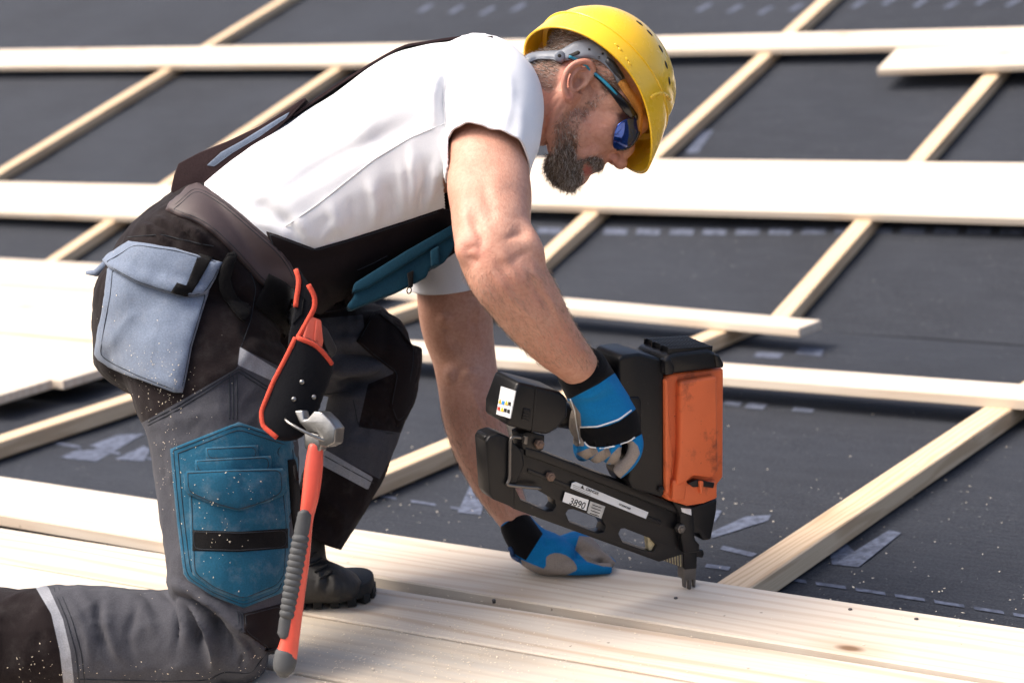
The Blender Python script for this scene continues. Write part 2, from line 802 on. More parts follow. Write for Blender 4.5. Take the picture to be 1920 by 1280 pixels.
def wood_mat(name, pale, dark, grey=0.0, gstr=.35, ring=8.0):
    m, nt, bs = new_mat(name)
    t = nd(nt, 'ShaderNodeTexCoord')
    oi = nd(nt, 'ShaderNodeObjectInfo')
    off = nd(nt, 'ShaderNodeVectorMath', operation='SCALE')
    comb = nd(nt, 'ShaderNodeCombineXYZ')
    lk(nt, oi.outputs['Random'], comb.inputs[0])
    lk(nt, oi.outputs['Random'], comb.inputs[1])
    lk(nt, comb.outputs[0], off.inputs[0])
    off.inputs['Scale'].default_value = 17.0
    add = nd(nt, 'ShaderNodeVectorMath', operation='ADD')
    lk(nt, t.outputs['Object'], add.inputs[0])
    lk(nt, off.outputs[0], add.inputs[1])
    def mp(s):
        n = nd(nt, 'ShaderNodeMapping')
        n.inputs['Scale'].default_value = s
        lk(nt, add.outputs[0], n.inputs[0])
        return n.outputs[0]
    # wide flame figure
    w = nd(nt, 'ShaderNodeTexWave', wave_type='BANDS', bands_direction='Y')
    w.inputs['Scale'].default_value = ring
    w.inputs['Distortion'].default_value = 14.0
    w.inputs['Detail'].default_value = 3
    w.inputs['Detail Scale'].default_value = .7
    lk(nt, mp((.16, 1.5, 1.5)), w.inputs['Vector'])
    fine = noise(nt, 60, 5, .65, mp((.05, 3.2, 3.2)))
    blot = noise(nt, 3, 4, .6, mp((.5, 2, 2)))
    # knots
    vo = nd(nt, 'ShaderNodeTexVoronoi', feature='F1')
    vo.inputs['Scale'].default_value = 3.4
    lk(nt, mp((.75, 1.5, 1.2)), vo.inputs['Vector'])
    kn = ramp(nt, vo.outputs['Distance'], [(.03, .9), (.07, 0.0)])
    kn2 = ramp(nt, vo.outputs['Distance'], [(.04, .6), (.22, 0.0)])
    c = mixc(nt, ramp(nt, w.outputs['Fac'], [(.55, 0.0), (.95, gstr)]), pale, dark)
    c = mixc(nt, ramp(nt, fine, [(.45, 0.0), (.75, gstr * .8)]), c, dark)
    c = mixc(nt, ramp(nt, blot, [(.4, 0.0), (.8, .35)]), c, tuple(x * .88 for x in pale))
    c = mixc(nt, kn2, c, dark)
    c = mixc(nt, kn, c, (.16, .085, .04))
    if grey:
        g = noise(nt, 4, 5, .7, mp((.35, 4, 4)))
        c = mixc(nt, ramp(nt, g, [(.38, 0.0), (.72, grey)]), c, (.42, .42, .40))
    # small dirt specks
    sp = noise(nt, 85, 2, .5, t.outputs['Object'])
    c = mixc(nt, ramp(nt, sp, [(.745, 0.0), (.77, .7)]), c, (.2, .16, .12))
    lk(nt, c, bs.inputs['Base Color'])
    bs.inputs['Roughness'].default_value = .72
    bs.inputs['Specular IOR Level'].default_value = .25
    bump(nt, bs, mixc(nt, .3, fine, w.outputs['Fac']), .12, .001)
    return m


M_WOOD = wood_mat('spruce', (.62, .545, .45), (.46, .33, .22), 0, .42)
M_WOOD2 = wood_mat('spruce_figured', (.63, .555, .46), (.46, .32, .205), .10, .6, 5)
M_WOODG = wood_mat('spruce_weathered', (.62, .535, .42), (.42, .32, .22), .8, .3, 6)
M_BATT = wood_mat('batten_wood', (.66, .50, .33), (.42, .27, .15), 0, .55, 14)


def membrane_mat():
    m, nt, bs = new_mat('roof_membrane')
    co = objco(nt)
    big = noise(nt, 1.3, 5, .6, co)
    mid = noise(nt, 14, 5, .6, objco(nt, (.4, 1.6, 1)))
    fine = noise(nt, 230, 3, .75, co)
    c = mixc(nt, ramp(nt, big, [(.3, 0.0), (.7, 1.0)]), (.015, .017, .022), (.027, .031, .040))
    c = mixc(nt, ramp(nt, mid, [(.45, 0.0), (.8, .35)]), c, (.048, .053, .064))
    c = mixc(nt, ramp(nt, fine, [(.4, 0.0), (.75, .85)]), c, (.060, .065, .076))
    # embossed rows that run along the roll
    w = nd(nt, 'ShaderNodeTexWave', wave_type='BANDS', bands_direction='Y')
    w.inputs['Scale'].default_value = 16
    w.inputs['Distortion'].default_value = 2.5
    w.inputs['Detail'].default_value = 2
    lk(nt, objco(nt, (.5, 1, 1)), w.inputs['Vector'])
    c = mixc(nt, ramp(nt, w.outputs['Fac'], [(.5, 0.0), (1, .06)]), c, (.065, .07, .08))
    dust = noise(nt, 130, 2, .5, co)
    c = mixc(nt, ramp(nt, dust, [(.735, 0.0), (.76, .7)]), c, (.45, .42, .38))
    lk(nt, c, bs.inputs['Base Color'])
    bs.inputs['Roughness'].default_value = .8
    bs.inputs['Specular IOR Level'].default_value = .12
    h = mixc(nt, .5, mid, fine)
    bump(nt, bs, mixc(nt, .15, h, w.outputs['Fac']), .8, .007)
    return m


M_MEM = membrane_mat()


def rip(a, b):
    """slack of the membrane between the battens"""
    return .0032 * (math.sin(a * 5.1 + 1.3 * math.sin(b * 3)) * .4 + math.sin(b * 11 + a * 1.7) * .35 + math.sin(b * 23 + 2.2 * math.sin(a * 4)) * .25)


def sheet(name, frame, u0, u1, v0, v1, h, mat, nu=60, nv=40, amp=.0006):
    """gently rippled sheet in a frame (local coordinates kept for the material)"""
    us, vv = np.linspace(u0, u1, nu), np.linspace(v0, v1, nv)
    V, Fc = [], []
    for j, b in enumerate(vv):
        for i, a in enumerate(us):
            z = rip(a, b)
            V.append((a, b, z))
    for j in range(nv - 1):
        for i in range(nu - 1):
            k = j * nu + i
            Fc.append((k, k + 1, k + nu + 1, k + nu))
    return structure(mesh_obj(name, V, Fc, mat, matrix=frame.matrix(0, 0, h)))


UKL = KINK
mem_lo = sheet('roof_membrane_lower', ROOF, -9, 4.5, -2.2, KINK + .0, H_MEM - .0045, M_MEM, 180, 130)
mem_up = sheet('roof_membrane_upper', UPPER, -11, 4.5, 0.0, 6.0, -.0045, M_MEM, 180, 130)


def plank_mesh(L, W, T, bev=.0025):
    bm = bmesh.new()
    bmesh.ops.create_cube(bm, size=1)
    for v in bm.verts:
        v.co = Vector((v.co.x * L, v.co.y * W, v.co.z * T))
    bmesh.ops.bevel(bm, geom=list(bm.edges), offset=bev, segments=1, affect='EDGES')
    me = bpy.data.meshes.new('plank')
    bm.to_mesh(me)
    bm.free()
    return me


def plank(name, label, frame, u0, u1, v0, v1, htop, mat, T=TB, cat='plank', group=None, skew=0.0, end_cut=0.0, du=0.0, warp=0.0):
    """timber whose top face is htop above the frame plane; u along the roof, v up the slope; skew turns it in plane"""
    L, W = u1 - u0, v1 - v0
    me = plank_mesh(L, W, T)
    if end_cut or warp:
        for v in me.vertices:
            if v.co.x < 0:
                v.co.x += end_cut * (v.co.y / W + .5)
                v.co.z += warp
    o = me_obj(name, me, mat, smooth=False)
    m = frame.matrix((u0 + u1) / 2 + du, (v0 + v1) / 2, htop - T / 2)
    o.matrix_world = m @ Matrix.Rotation(skew, 4, 'Z')
    tag(o, label, cat, group)
    return o


def rafter_line(name, label, frame, pa, pb, w, hgt, h0, mat, ext=(0, 0), lo=None, hi=None):
    """batten up the slope along picture points pa -> pb on its top centre line"""
    a, b = frame.uv(*pa, h0 + hgt), frame.uv(*pb, h0 + hgt)
    d = b - a
    L = np.linalg.norm(d)
    d = d / L
    if lo is not None:
        a = a + d * ((lo - a[1]) / d[1])
    if hi is not None:
        b = b + d * ((hi - b[1]) / d[1])
    L = np.linalg.norm(b - a)
    c = (a + b) / 2
    me = plank_mesh(L, w, hgt)
    o = me_obj(name, me, mat, smooth=False)
    o.matrix_world = frame.matrix(c[0], c[1], h0 + hgt / 2) @ Matrix.Rotation(math.atan2(d[1], d[0]), 4, 'Z')
    tag(o, label, 'batten', 'battens running up the roof slope')
    return o


# --- near planks (lower slope); u along the roof from the nailer, v up the slope
def board(label, frame, u0, u1, v0, v1, htop, mat, skew=0.0, name='plank', **k):
    """v0, v1 hold at u = 0 (the turning point of the skew)"""
    uc = (u0 + u1) / 2
    o = plank(name, label, frame, u0, u1, v0, v1, htop, mat, **k)
    c = np.array([uc * math.cos(skew), (v0 + v1) / 2 + uc * math.sin(skew)])
    o.matrix_world = frame.matrix(c[0], c[1], htop - k.get('T', TB) / 2) @ Matrix.Rotation(skew, 4, 'Z')
    return o


board('pale plank that the nail gun stands on, bracing glove resting on it', ROOF, -3.6, 1.9, -.158, .036, 0.0, M_WOOD, .008)
board('figured plank with knots beneath the boot, next below the plank being nailed', ROOF, -3.9, 1.9, -.332, -.187, -.001, M_WOOD2, .030)
board('weathered grey plank along the bottom of the picture beneath the hammer end', ROOF, -3.7, 2.0, -.530, -.339, -.002, M_WOODG, .028)
board('plank at the bottom left under the kneeling knee', ROOF, -3.7, 2.0, -.735, -.538, -.003, M_WOODG, .028)
board('lowest plank at the bottom left corner under the kneeling shin', ROOF, -3.7, 2.0, -.940, -.742, -.004, M_WOOD, .028)

# --- boards further up
board('narrow pale board lying across the slope just behind the nail gun', ROOF, -1.75, 1.9, 1.292, 1.416, 0.0, M_WOOD, .018)
board('short loose slat ending right of the nail gun top, beneath the steep slope', ROOF, -2.15, -.675, 1.72, 1.825, 0.004, M_WOOD, -.10)
DECK = 'boards of the blurred deck behind the kneeling man'
for i in range(8):
    v = .53 + i * .2
    ends = [-2.27, -2.245, -2.262, -2.235, -2.30, -2.25, -2.27, -2.24]
    where = ['lowest', 'second lowest', 'third lowest', 'fourth lowest', 'fifth lowest', 'sixth lowest', 'seventh lowest', 'uppermost'][i]
    board(where + ' board of the blurred pale deck left of the man', ROOF, -7.5, ends[i], v, v + .190, -.004 * (i % 3), M_WOOD, group=DECK)
HT = TB + HB
board('wide pale board behind the yellow helmet and beard', UPPER, -1.62, 2.2, .572, .928, HT, M_WOOD, -.004)
board('blurred pale board on the steep slope left of the belt', UPPER, -7.0, -1.9, .40, .662, HT, M_WOOD, .001)
board('pale board along the top of the roof, right of and behind the helmet', UPPER, -2.3, 2.6, 1.872, 2.02, HT, M_WOOD, -.02)
board('blurred pale board at the top left behind the white shirt back', UPPER, -8.0, -2.32, 1.745, 1.96, HT, M_WOOD, -.038)
board('short board with a sawn end lapping the top right board', UPPER, -.375, 2.2, 1.650, 1.838, HT + TB + .004, M_WOOD, .012, warp=-.02)

# --- battens
def batten(label, frame, u, v0, v1, h0, skew=0.0, w=.055, name='batten'):
    me = plank_mesh(v1 - v0, w, HB)
    o = me_obj(name, me, M_BATT, smooth=False)
    o.matrix_world = frame.matrix(u + math.tan(skew) * -(v0 + v1) / 2, (v0 + v1) / 2, h0 + HB / 2) @ Matrix.Rotation(math.pi / 2 + skew, 4, 'Z')
    tag(o, label, 'batten', 'battens running up the roof slope')


EPS = .0015
batten('thick batten rising to the right edge from the nailed plank', ROOF, .028, -1.4, KINK - .004, H_MEM + EPS, w=.062)
batten('batten behind the bracing forearm, running up below the loose slat', ROOF, -.965, -1.4, KINK - .03, H_MEM + EPS, -.02)
batten('batten at the left edge running up beneath the blurred deck', ROOF, -1.995, -1.4, KINK - .004, H_MEM + EPS)
batten('steep batten right of the helmet, from the loose slat to the short top board', UPPER, .015, -.03, 5.4, EPS, -.006)
batten('steep batten running up right behind the helmet', UPPER, -.925, .0, 5.4, EPS)
batten('blurred steep batten meeting the back of the white shirt', UPPER, -2.955, .0, 1.95, EPS)
batten('blurred steep batten crossing the top left corner', UPPER, -4.0, .0, 5.4, EPS)

# --- flat print on the membrane
M_PRINT = simple('membrane_print', (.085, .098, .135), .8, var=.5, nscale=60, spec=.12)


def mark(frame, pts, h, parent):
    q = [frame.uv(a, b, h) for a, b in pts]
    mesh_obj('printed_mark', [frame.at(a, b, h + .0016 + rip(a, b)) for a, b in q], [tuple(range(len(q)))], M_PRINT, None, False)
    o = COL.objects[-1]
    o.parent = parent
    o.matrix_parent_inverse = parent.matrix_world.inverted()


HM = H_MEM - .0045
bpy.context.view_layer.update()
for pts in [[(1556, 1038), (1585, 1018), (1602, 1034), (1668, 996), (1690, 1002), (1610, 1064), (1560, 1060)],
            [(1330, 1000), (1398, 968), (1446, 966), (1440, 976), (1335, 1010)],
            [(1335, 965), (1345, 955), (1353, 958), (1340, 980)],
            [(858, 962), (882, 908), (914, 912), (902, 966)],
            [(1356, 1024), (1420, 1040), (1410, 1046), (1350, 1031)],
            [(1325, 1058), (1370, 1064), (1366, 1071), (1322, 1064)],
            [(1362, 752), (1392, 756), (1386, 764), (1356, 760)], [(1404, 756), (1440, 760), (1430, 770), (1396, 766)],
            [(1490, 764), (1528, 768), (1522, 776), (1484, 772)],
            [(110, 858), (220, 815), (270, 812), (180, 866)], [(215, 862), (270, 836), (282, 842), (270, 866)],
            [(1500, 652), (1545, 656), (1540, 670), (1490, 664)], [(1420, 660), (1470, 664), (1462, 674), (1412, 670)]]:
    mark(ROOF, pts, HM, mem_lo)
for i in range(8):          # broken lap line below the right batten
    a = np.array([1455 + i * 74, 1082 + i * 11.3])
    b = a + np.array([56, 8.2])
    mark(ROOF, [tuple(a), tuple(b), tuple(b + (2, 6)), tuple(a + (2, 6))], HM, mem_lo)
for i in range(12):         # broken lap line on the left, seen past the thigh
    a = np.array([30 + i * 74, 818 + i * 12.0])
    if 280 < a[0] < 640: continue
    b = a + np.array([46, 7.0])
    mark(ROOF, [tuple(a), tuple(b), tuple(b + (2, 5)), tuple(a + (2, 5))], HM, mem_lo)
for x in range(1010, 1960, 62):
    mark(UPPER, [(x, 428), (x + 44, 429), (x + 40, 440), (x - 4, 439)], -.0045, mem_up)
for k, x in enumerate(range(780, 1960, 58)):
    if 980 < x < 1270: continue
    y = 22 + (k % 3) * 3 - 12 * (x > 1500)
    mark(UPPER, [(x, y), (x + 24, y - 14), (x + 36, y - 14), (x + 12, y)], -.0045, mem_up)
mark(UPPER, [(1285, 288), (1315, 246), (1338, 246), (1308, 288)], -.0045, mem_up)
# ================================================================== the kneeling man
DM = 2.93          # depth of his middle
person = thing('person', 'man in white T-shirt and dark work overalls kneeling and holding a nail gun', 'person', ROOF.pt(430, 1275))

M_SHIRT = cloth('white_cotton', (.84, .84, .85), rough=.85, weave=1400, var=.05, sheen=.1, bstr=.15, fold=.25, foldscale=17, wv=.12)

# ---------------- T-shirt
parts = [limb([(400, 508, DM, 132, .145), (480, 452, DM, 146, .160), (560, 402, DM, 150, .170), (680, 335, DM, 156, .172), (800, 268, DM, 172, .185), (880, 222, DM, 150, .190), (940, 190, DM, 112, .165), (985, 178, DM, 66, .085)], ex=2.25),
         # near sleeve
         limb([(905, 165, 2.90, 95, .09), (925, 190, 2.83, 92, .085), (925, 245, 2.77, 90, .075), (915, 300, 2.735, 83, .068), (911, 345, 2.72, 80, .066)], dome=False),
         # far sleeve
         limb([(890, 240, 3.02, 90, .09), (870, 330, 3.12, 85, .085), (855, 450, 3.155, 78, .078), (848, 525, 3.165, 76, .072), (847, 570, 3.17, 76, .072)], dome=False)]
shirt_me = remesh(parts, .0045, 10)
wrinkle(shirt_me, [
    ([(838, 130), (830, 190), (834, 250)], 7, -0.0096), ([(848, 120), (846, 180), (850, 240)], 8, 0.0064),
    ([(822, 120), (815, 190), (822, 260)], 9, 0.0064),
    ([(590, 462), (570, 430), (545, 400)], 9, 0.0064), ([(640, 445), (630, 410), (615, 380)], 9, 0.0064), ([(700, 430), (705, 380), (690, 330)], 8, 0.0080),
    ([(770, 405), (776, 340), (772, 270)], 7, 0.0080), ([(800, 395), (812, 350), (822, 290)], 7, 0.0080), ([(740, 418), (738, 380), (725, 340)], 8, -0.0064),
    ([(550, 455), (520, 430), (480, 412)], 8, 0.0064), ([(565, 440), (500, 395), (450, 370)], 14, -0.0064),
    ([(430, 345), (520, 260), (640, 170)], 18, 0.0048), ([(500, 380), (620, 300), (800, 220)], 16, -0.0048),
    ([(640, 300), (720, 200), (820, 130)], 20, 0.0048),
    ([(862, 275), (880, 220), (870, 160)], 12, 0.0048), ([(960, 300), (975, 240), (968, 180)], 12, 0.0048), ([(915, 270), (925, 210)], 12, -0.0048),
    ([(600, 462), (612, 436), (640, 400)], 6, .003), ([(560, 452), (548, 424), (520, 398)], 6, -.003), ([(660, 440), (664, 400), (655, 360)], 6, -.003), ([(720, 425), (724, 385), (716, 345)], 6, -.004), ([(755, 412), (757, 360), (750, 300)], 5, .006), ([(787, 400), (794, 350), (797, 300)], 5, -.007), ([(480, 415), (470, 395), (440, 372)], 7, .003),
    ([(900, 100), (905, 150), (895, 200)], 9, -.004), ([(945, 120), (955, 180), (945, 250)], 9, .004),
])

cloth_noise(shirt_me, .0022, 8, (1.3, 1, .8), seed=2)
lap_smooth(shirt_me, np.arange(len(shirt_me.vertices)), 2, .5)


def cut(me, c, n, rad, keep=lambda p: True):
    """open the garment at a hem: remove what lies beyond the plane near c"""
    bm = bmesh.new()
    bm.from_mesh(me)
    n = Vector(n).normalized()
    c = Vector(c)
    fs = [f for f in bm.faces if (f.calc_center_median() - c).length < rad and keep(f.calc_center_median())]
    geom = list({v for f in fs for v in f.verts}) + list({e for f in fs for e in f.edges}) + fs
    bmesh.ops.bisect_plane(bm, geom=geom, plane_co=c, plane_no=n, clear_outer=True)
    bmesh.ops.delete(bm, geom=[v for v in bm.verts if not v.link_faces], context='VERTS')
    bm.to_mesh(me)
    bm.free()


cut(shirt_me, P(913, 303, 2.735), (P(916, 345, 2.70) - P(918, 300, 2.735)) + np.array([-.014, 0, 0]), .14, lambda p: (p.y * CP - (p.z - CAMZ) * SP) < 2.90 and proj(np.array([p]))[0, 0] > 839)
cut(shirt_me, P(848, 533, 3.165), (P(848, 600, 3.18) - P(848, 533, 3.165)) + np.array([.008, 0, 0]), .12, lambda p: (p.y * CP - (p.z - CAMZ) * SP) > 3.03)
shirt = me_obj('t_shirt', shirt_me, M_SHIRT, person)
sm = shirt.modifiers.new('hem', 'SOLIDIFY')
sm.thickness = .003
sm.offset = -1

# ---------------- skin: arms, neck, head in one body
H_F = unit(np.array([.64, -.77]))      # face direction in the picture (right, up)
H_U = np.array([.77, .64])
HF = RIGHT * H_F[0] + UP * H_F[1]
HU = RIGHT * H_U[0] + UP * H_U[1]
HC = -FWD                              # towards the camera
EAR = (1085, 157)
HPX = .000828                          # metres per px at the head


def HP(f, u, c=0.0):
    """head coordinates in px from the ear hole (forward, up) and metres towards the camera"""
    return P(EAR[0] + f * H_F[0] + u * H_U[0], EAR[1] - f * H_F[1] - u * H_U[1], DM) + HC * c


def hb(f, u, c, rf, ru, rc):
    return ball(HP(f, u, c), (HF * rf * HPX, HU * ru * HPX, HC * rc))


arm_r = limb([(925, 175, 2.86, 68, .055), (918, 250, 2.785, 74, .055), (915, 310, 2.735, 77, .056), (920, 370, 2.69, 77, .056), (922, 425, 2.65, 74, .054), (932, 480, 2.625, 72, .050),
              (962, 530, 2.63, 70, .049), (995, 580, 2.66, 64, .046), (1035, 635, 2.71, 52, .038), (1073, 675, 2.755, 42, .030), (1100, 705, 2.795, 34, .024), (1120, 735, 2.82, 28, .020)], seg=5)
arm_l = limb([(880, 330, 3.12, 70, .06), (858, 450, 3.155, 70, .06), (852, 540, 3.165, 71, .058), (857, 610, 3.175, 68, .056), (870, 670, 3.18, 60, .05), (878, 720, 3.175, 58, .05),
              (888, 780, 3.165, 58, .05), (905, 840, 3.155, 54, .046), (928, 900, 3.14, 46, .040), (953, 950, 3.13, 36, .034), (973, 988, 3.122, 29, .030), (995, 1030, 3.115, 28, .028)], seg=5)
torso = limb([(430, 485, DM, 120, .14), (680, 335, DM, 138, .15), (880, 222, DM, 125, .165), (945, 190, DM, 70, .09)], ex=2.2)
neck = limb([(930, 195, DM, 90, .09), (1000, 190, DM, 84, .066), (1050, 178, DM, 88, .064), (1090, 165, DM, 90, .066)])
head_parts = [neck,
    hb(5, 55, 0, 112, 92, .077), hb(60, 30, 0, 70, 90, .068), hb(85, -15, 0, 62, 72, .062),
    hb(100, -70, 0, 50, 60, .050), hb(118, -112, 0, 34, 34, .030),
    hb(60, -60, .028, 60, 45, .034), hb(60, -60, -.028, 60, 45, .034),
    # brow, bridge, nose
    hb(124, 38, 0, 26, 26, .045), hb(136, 8, 0, 18, 30, .014), hb(150, -14, 0, 17, 24, .0125), hb(161, -34, 0, 17, 14, .0135), hb(149, -40, .0110, 13, 11, .0085), hb(149, -40, -.0110, 13, 11, .0085),
    # upper lip, lips, chin
    hb(128, -55, 0, 17, 20, .024), hb(133, -66, 0, 13, 8, .021), hb(128, -81, 0, 13, 9, .019), hb(122, -112, 0, 26, 22, .022), hb(102, -132, 0, 34, 20, .022),
    # cheek bones
    hb(92, -5, .040, 38, 26, .022), hb(92, -5, -.040, 38, 26, .022)]
for s in (1, -1):
    head_parts.append(tube([HP(5, -20, .058 * s), HP(20, -68, .050 * s), HP(70, -105, .036 * s), HP(112, -124, .014 * s)], [.020, .020, .018, .018], 12, seg=4))
head_me = remesh(head_parts, .0022, 9)
# mouth opening, nostril, philtrum, eye socket, temple
brush(head_me, [(HP(140, -73.5, 0), .012, -HF * .004), (HP(128, -73.5, .016), .009, -HC * .003), (HP(118, -74, .024), .008, -HC * .004),
                (HP(152, -53, .013), .0065, (HU * .6 - HC * .6 - HF * .3) * .010), (HP(151, -52, -.009), .0060, HU * .007),
                (HP(112, 14, .044), .02, -HC * .010), (HP(60, 60, .075), .03, -HC * .004), (HP(132, -25, .019), .008, -HC * .003),
                (HP(20, 0, .065), .03, -HC * .004)])

wrinkle(head_me, [([(1146, 288), (1126, 294), (1108, 302)], 4, -.0022), ([(1060, 196), (1046, 214), (1030, 228)], 3, -.0018), ([(1052, 182), (1038, 202), (1022, 214)], 3, -.0016), ([(1048, 168), (1032, 186), (1018, 196)], 3, -.0014),
                  ([(1140, 226), (1130, 222), (1122, 214)], 2.5, -.0012), ([(1142, 236), (1132, 234), (1124, 228)], 2.5, -.0012), ([(1130, 262), (1116, 250), (1104, 240)], 10, .0018), ([(1098, 256), (1100, 276), (1096, 292)], 9, -.0022), ([(1044, 200), (1030, 240), (1012, 290)], 5, .0022)])


def ear_mesh(s=1):
    """outer ear on the side s of the head: helix rim, antihelix, tragus, lobe and a hollow concha"""
    def E(x, y, c):     # px in the photograph for the near ear
        p = P(x, y, DM - c)
        return p if s > 0 else p + FWD * 2 * c
    base = .066
    pl = [E(1108, 150, base), E(1112, 138, base + .006), (E(1112, 126, base + .012)), E(1103, 117, base + .016), E(1090, 116, base + .018), E(1075, 122, base + .019), E(1063, 135, base + .019),
          E(1058, 150, base + .018), E(1058, 165, base + .016), E(1061, 177, base + .013), E(1066, 186, base + .010)]
    ps = [tube(pl, [.004, .0045, .005, .005, .005, .005, .005, .005, .0045, .005, .006], 10, seg=3)]
    ps.append(tube([E(1098, 128, base + .010), E(1085, 130, base + .013), E(1074, 142, base + .013), E(1070, 156, base + .012), E(1073, 170, base + .010), E(1080, 172, base + .008)], [.003, .004, .0042, .004, .004, .0035], 10, seg=3))
    ps.append(ball(E(1067, 183, base + .008), (RIGHT * .008, UP * .009, HC * .005)))     # lobe
    ps.append(ball(E(1090, 160, base + .005), (RIGHT * .005, UP * .007, HC * .005)))     # tragus
    # back plate
    rings = []
    for k, (cc, sc) in enumerate(((base - .006, .75), (base + .004, .9), (base + .008, .93))):
        c0 = np.array([1083, 150])
        out = np.array([(1110, 150), (1113, 135), (1108, 122), (1092, 117), (1075, 122), (1063, 136), (1058, 152), (1059, 168), (1064, 184), (1074, 184), (1086, 172), (1100, 164)], float)
        out = smoothpoly(c0 + (out - c0) * sc, 3)
        rings.append(np.array([E(x, y, cc) for x, y in out]))
    ps.append(rings_mesh(rings, True))
    me = remesh(ps, .0016, 4)
    brush(me, [(E(1086, 150, base + .010), .011, -HC * s * .008), (E(1082, 158, base + .010), .009, -HC * s * .006), (E(1092, 124, base + .012), .006, -HC * s * .003)])
    return me


ear_r = ear_mesh(1)
ear_l = ear_mesh(-1)
arms_me = remesh([arm_r, arm_l, torso, neck], .004, 8)
# muscle and bone forms of the near arm and the far arm
brush(arms_me, [(P(872, 462, 2.60), .034, (-.008, -.005, -.004)), (P(1000, 455, 2.61), .045, (.012, -.007, .003)), (P(960, 400, 2.63), .04, (.003, -.004, 0)),
                (P(972, 442, 2.60), .020, (0, .008, 0)), (P(905, 420, 2.61), .030, (0, .006, 0)), (P(925, 360, 2.64), .03, (0, -.005, 0)), (P(920, 540, 2.60), .05, (-.004, -.004, -.003)), (P(990, 520, 2.59), .030, (.003, -.005, .002)),
                (P(945, 500, 2.585), .02, (0, .004, 0)), (P(1085, 660, 2.72), .018, (.003, -.004, .002)), (P(860, 340, 2.68), .05, (-.004, -.003, 0)), (P(955, 340, 2.67), .05, (.004, -.003, 0)),
                (P(840, 700, 3.13), .02, (-.004, -.006, 0)), (P(880, 690, 3.12), .03, (0, -.006, 0)), (P(905, 770, 3.12), .05, (.005, -.004, 0)), (P(855, 640, 3.12), .02, (0, .004, 0)),
                (P(835, 600, 3.12), .018, (0, -.005, 0)), (P(905, 580, 3.12), .03, (.004, -.004, 0))])
wrinkle(arms_me, [([(1000, 540), (1030, 560), (1050, 610), (1085, 650)], 3, .0016), ([(960, 560), (1000, 600), (1030, 650)], 3, .0014), ([(985, 480), (1000, 530), (1040, 590)], 8, -.003), ([(925, 510), (960, 560), (1000, 600)], 9, .003), ([(880, 400), (900, 440), (905, 470)], 8, -.004), ([(865, 330), (870, 400), (868, 440)], 14, .004), ([(905, 320), (915, 380), (935, 430)], 12, -.003), ([(870, 470), (892, 462), (905, 475)], 4, -.002), ([(872, 482), (890, 488), (902, 486)], 4, -.0018), ([(985, 440), (965, 440), (945, 452)], 6, -.003), ([(1000, 470), (975, 478), (950, 500)], 6, -.002), ([(930, 450), (955, 500), (985, 560)], 9, .003),
                  ([(868, 450), (880, 480), (900, 500)], 7, -.002), ([(1010, 520), (1035, 570), (1070, 620)], 6, .002), ([(900, 500), (930, 545), (970, 590)], 8, -.0015),
                  ([(880, 560), (875, 600), (890, 640)], 4, .0015), ([(905, 555), (895, 600), (903, 650)], 4, .0015), ([(845, 720), (870, 690), (905, 690)], 7, -.003),
                  ([(880, 720), (900, 780), (930, 850)], 7, .003), ([(935, 930), (955, 965), (968, 990)], 5, .002), ([(870, 900), (900, 900), (940, 950)], 6, -.002)])


def skin_mat():
    m, nt, bs = new_mat('skin')
    co = objco(nt)
    a = noise(nt, 16, 8, .72, co)
    b = noise(nt, 190, 3, .7, co)
    c = mixc(nt, ramp(nt, a, [(.3, 0.0), (.75, 1.0)]), (.46, .225, .15), (.60, .345, .25))
    c = mixc(nt, ramp(nt, b, [(.42, 0.0), (.8, .6)]), c, (.37, .135, .085))
    red = nd(nt, 'ShaderNodeAttribute', attribute_name='red')
    c = mixc(nt, red.outputs['Fac'], c, (.52, .18, .13))
    fr = noise(nt, 300, 2, .5, co)
    c = mixc(nt, ramp(nt, fr, [(.70, 0.0), (.78, .5)]), c, (.28, .11, .06))
    bd = nd(nt, 'ShaderNodeAttribute', attribute_name='beard')
    c = mixc(nt, bd.outputs['Fac'], c, (.15, .088, .06))
    lp = nd(nt, 'ShaderNodeAttribute', attribute_name='lips')
    c = mixc(nt, lp.outputs['Fac'], c, (.42, .13, .11))
    lk(nt, c, bs.inputs['Base Color'])
    bs.inputs['Roughness'].default_value = .52
    bs.inputs['Specular IOR Level'].default_value = .4
    bs.inputs['Subsurface Weight'].default_value = 0
    bs.inputs['Subsurface Radius'].default_value = (.010, .004, .002)
    bs.inputs['Subsurface Scale'].default_value = .6
    vo = nd(nt, 'ShaderNodeTexVoronoi')
    vo.inputs['Scale'].default_value = 420
    lk(nt, co, vo.inputs['Vector'])
    h = mixc(nt, .5, vo.outputs['Distance'], b)
    bump(nt, bs, mixc(nt, .45, h, noise(nt, 60, 5, .6, co)), .55, .0022)
    return m


M_SKIN = skin_mat()
bm = bmesh.new()
for me in (arms_me, head_me, ear_r, ear_l):
    bm.from_mesh(me)
body_me = bpy.data.meshes.new('body')
bm.to_mesh(body_me)
bm.free()
co = get_co(body_me)
q = proj(co)


def blob(pts, r):
    d = np.min([np.linalg.norm(q[:, :2] - np.array(p), axis=1) for p in pts], axis=0)
    return np.clip(1 - d / r, 0, 1)


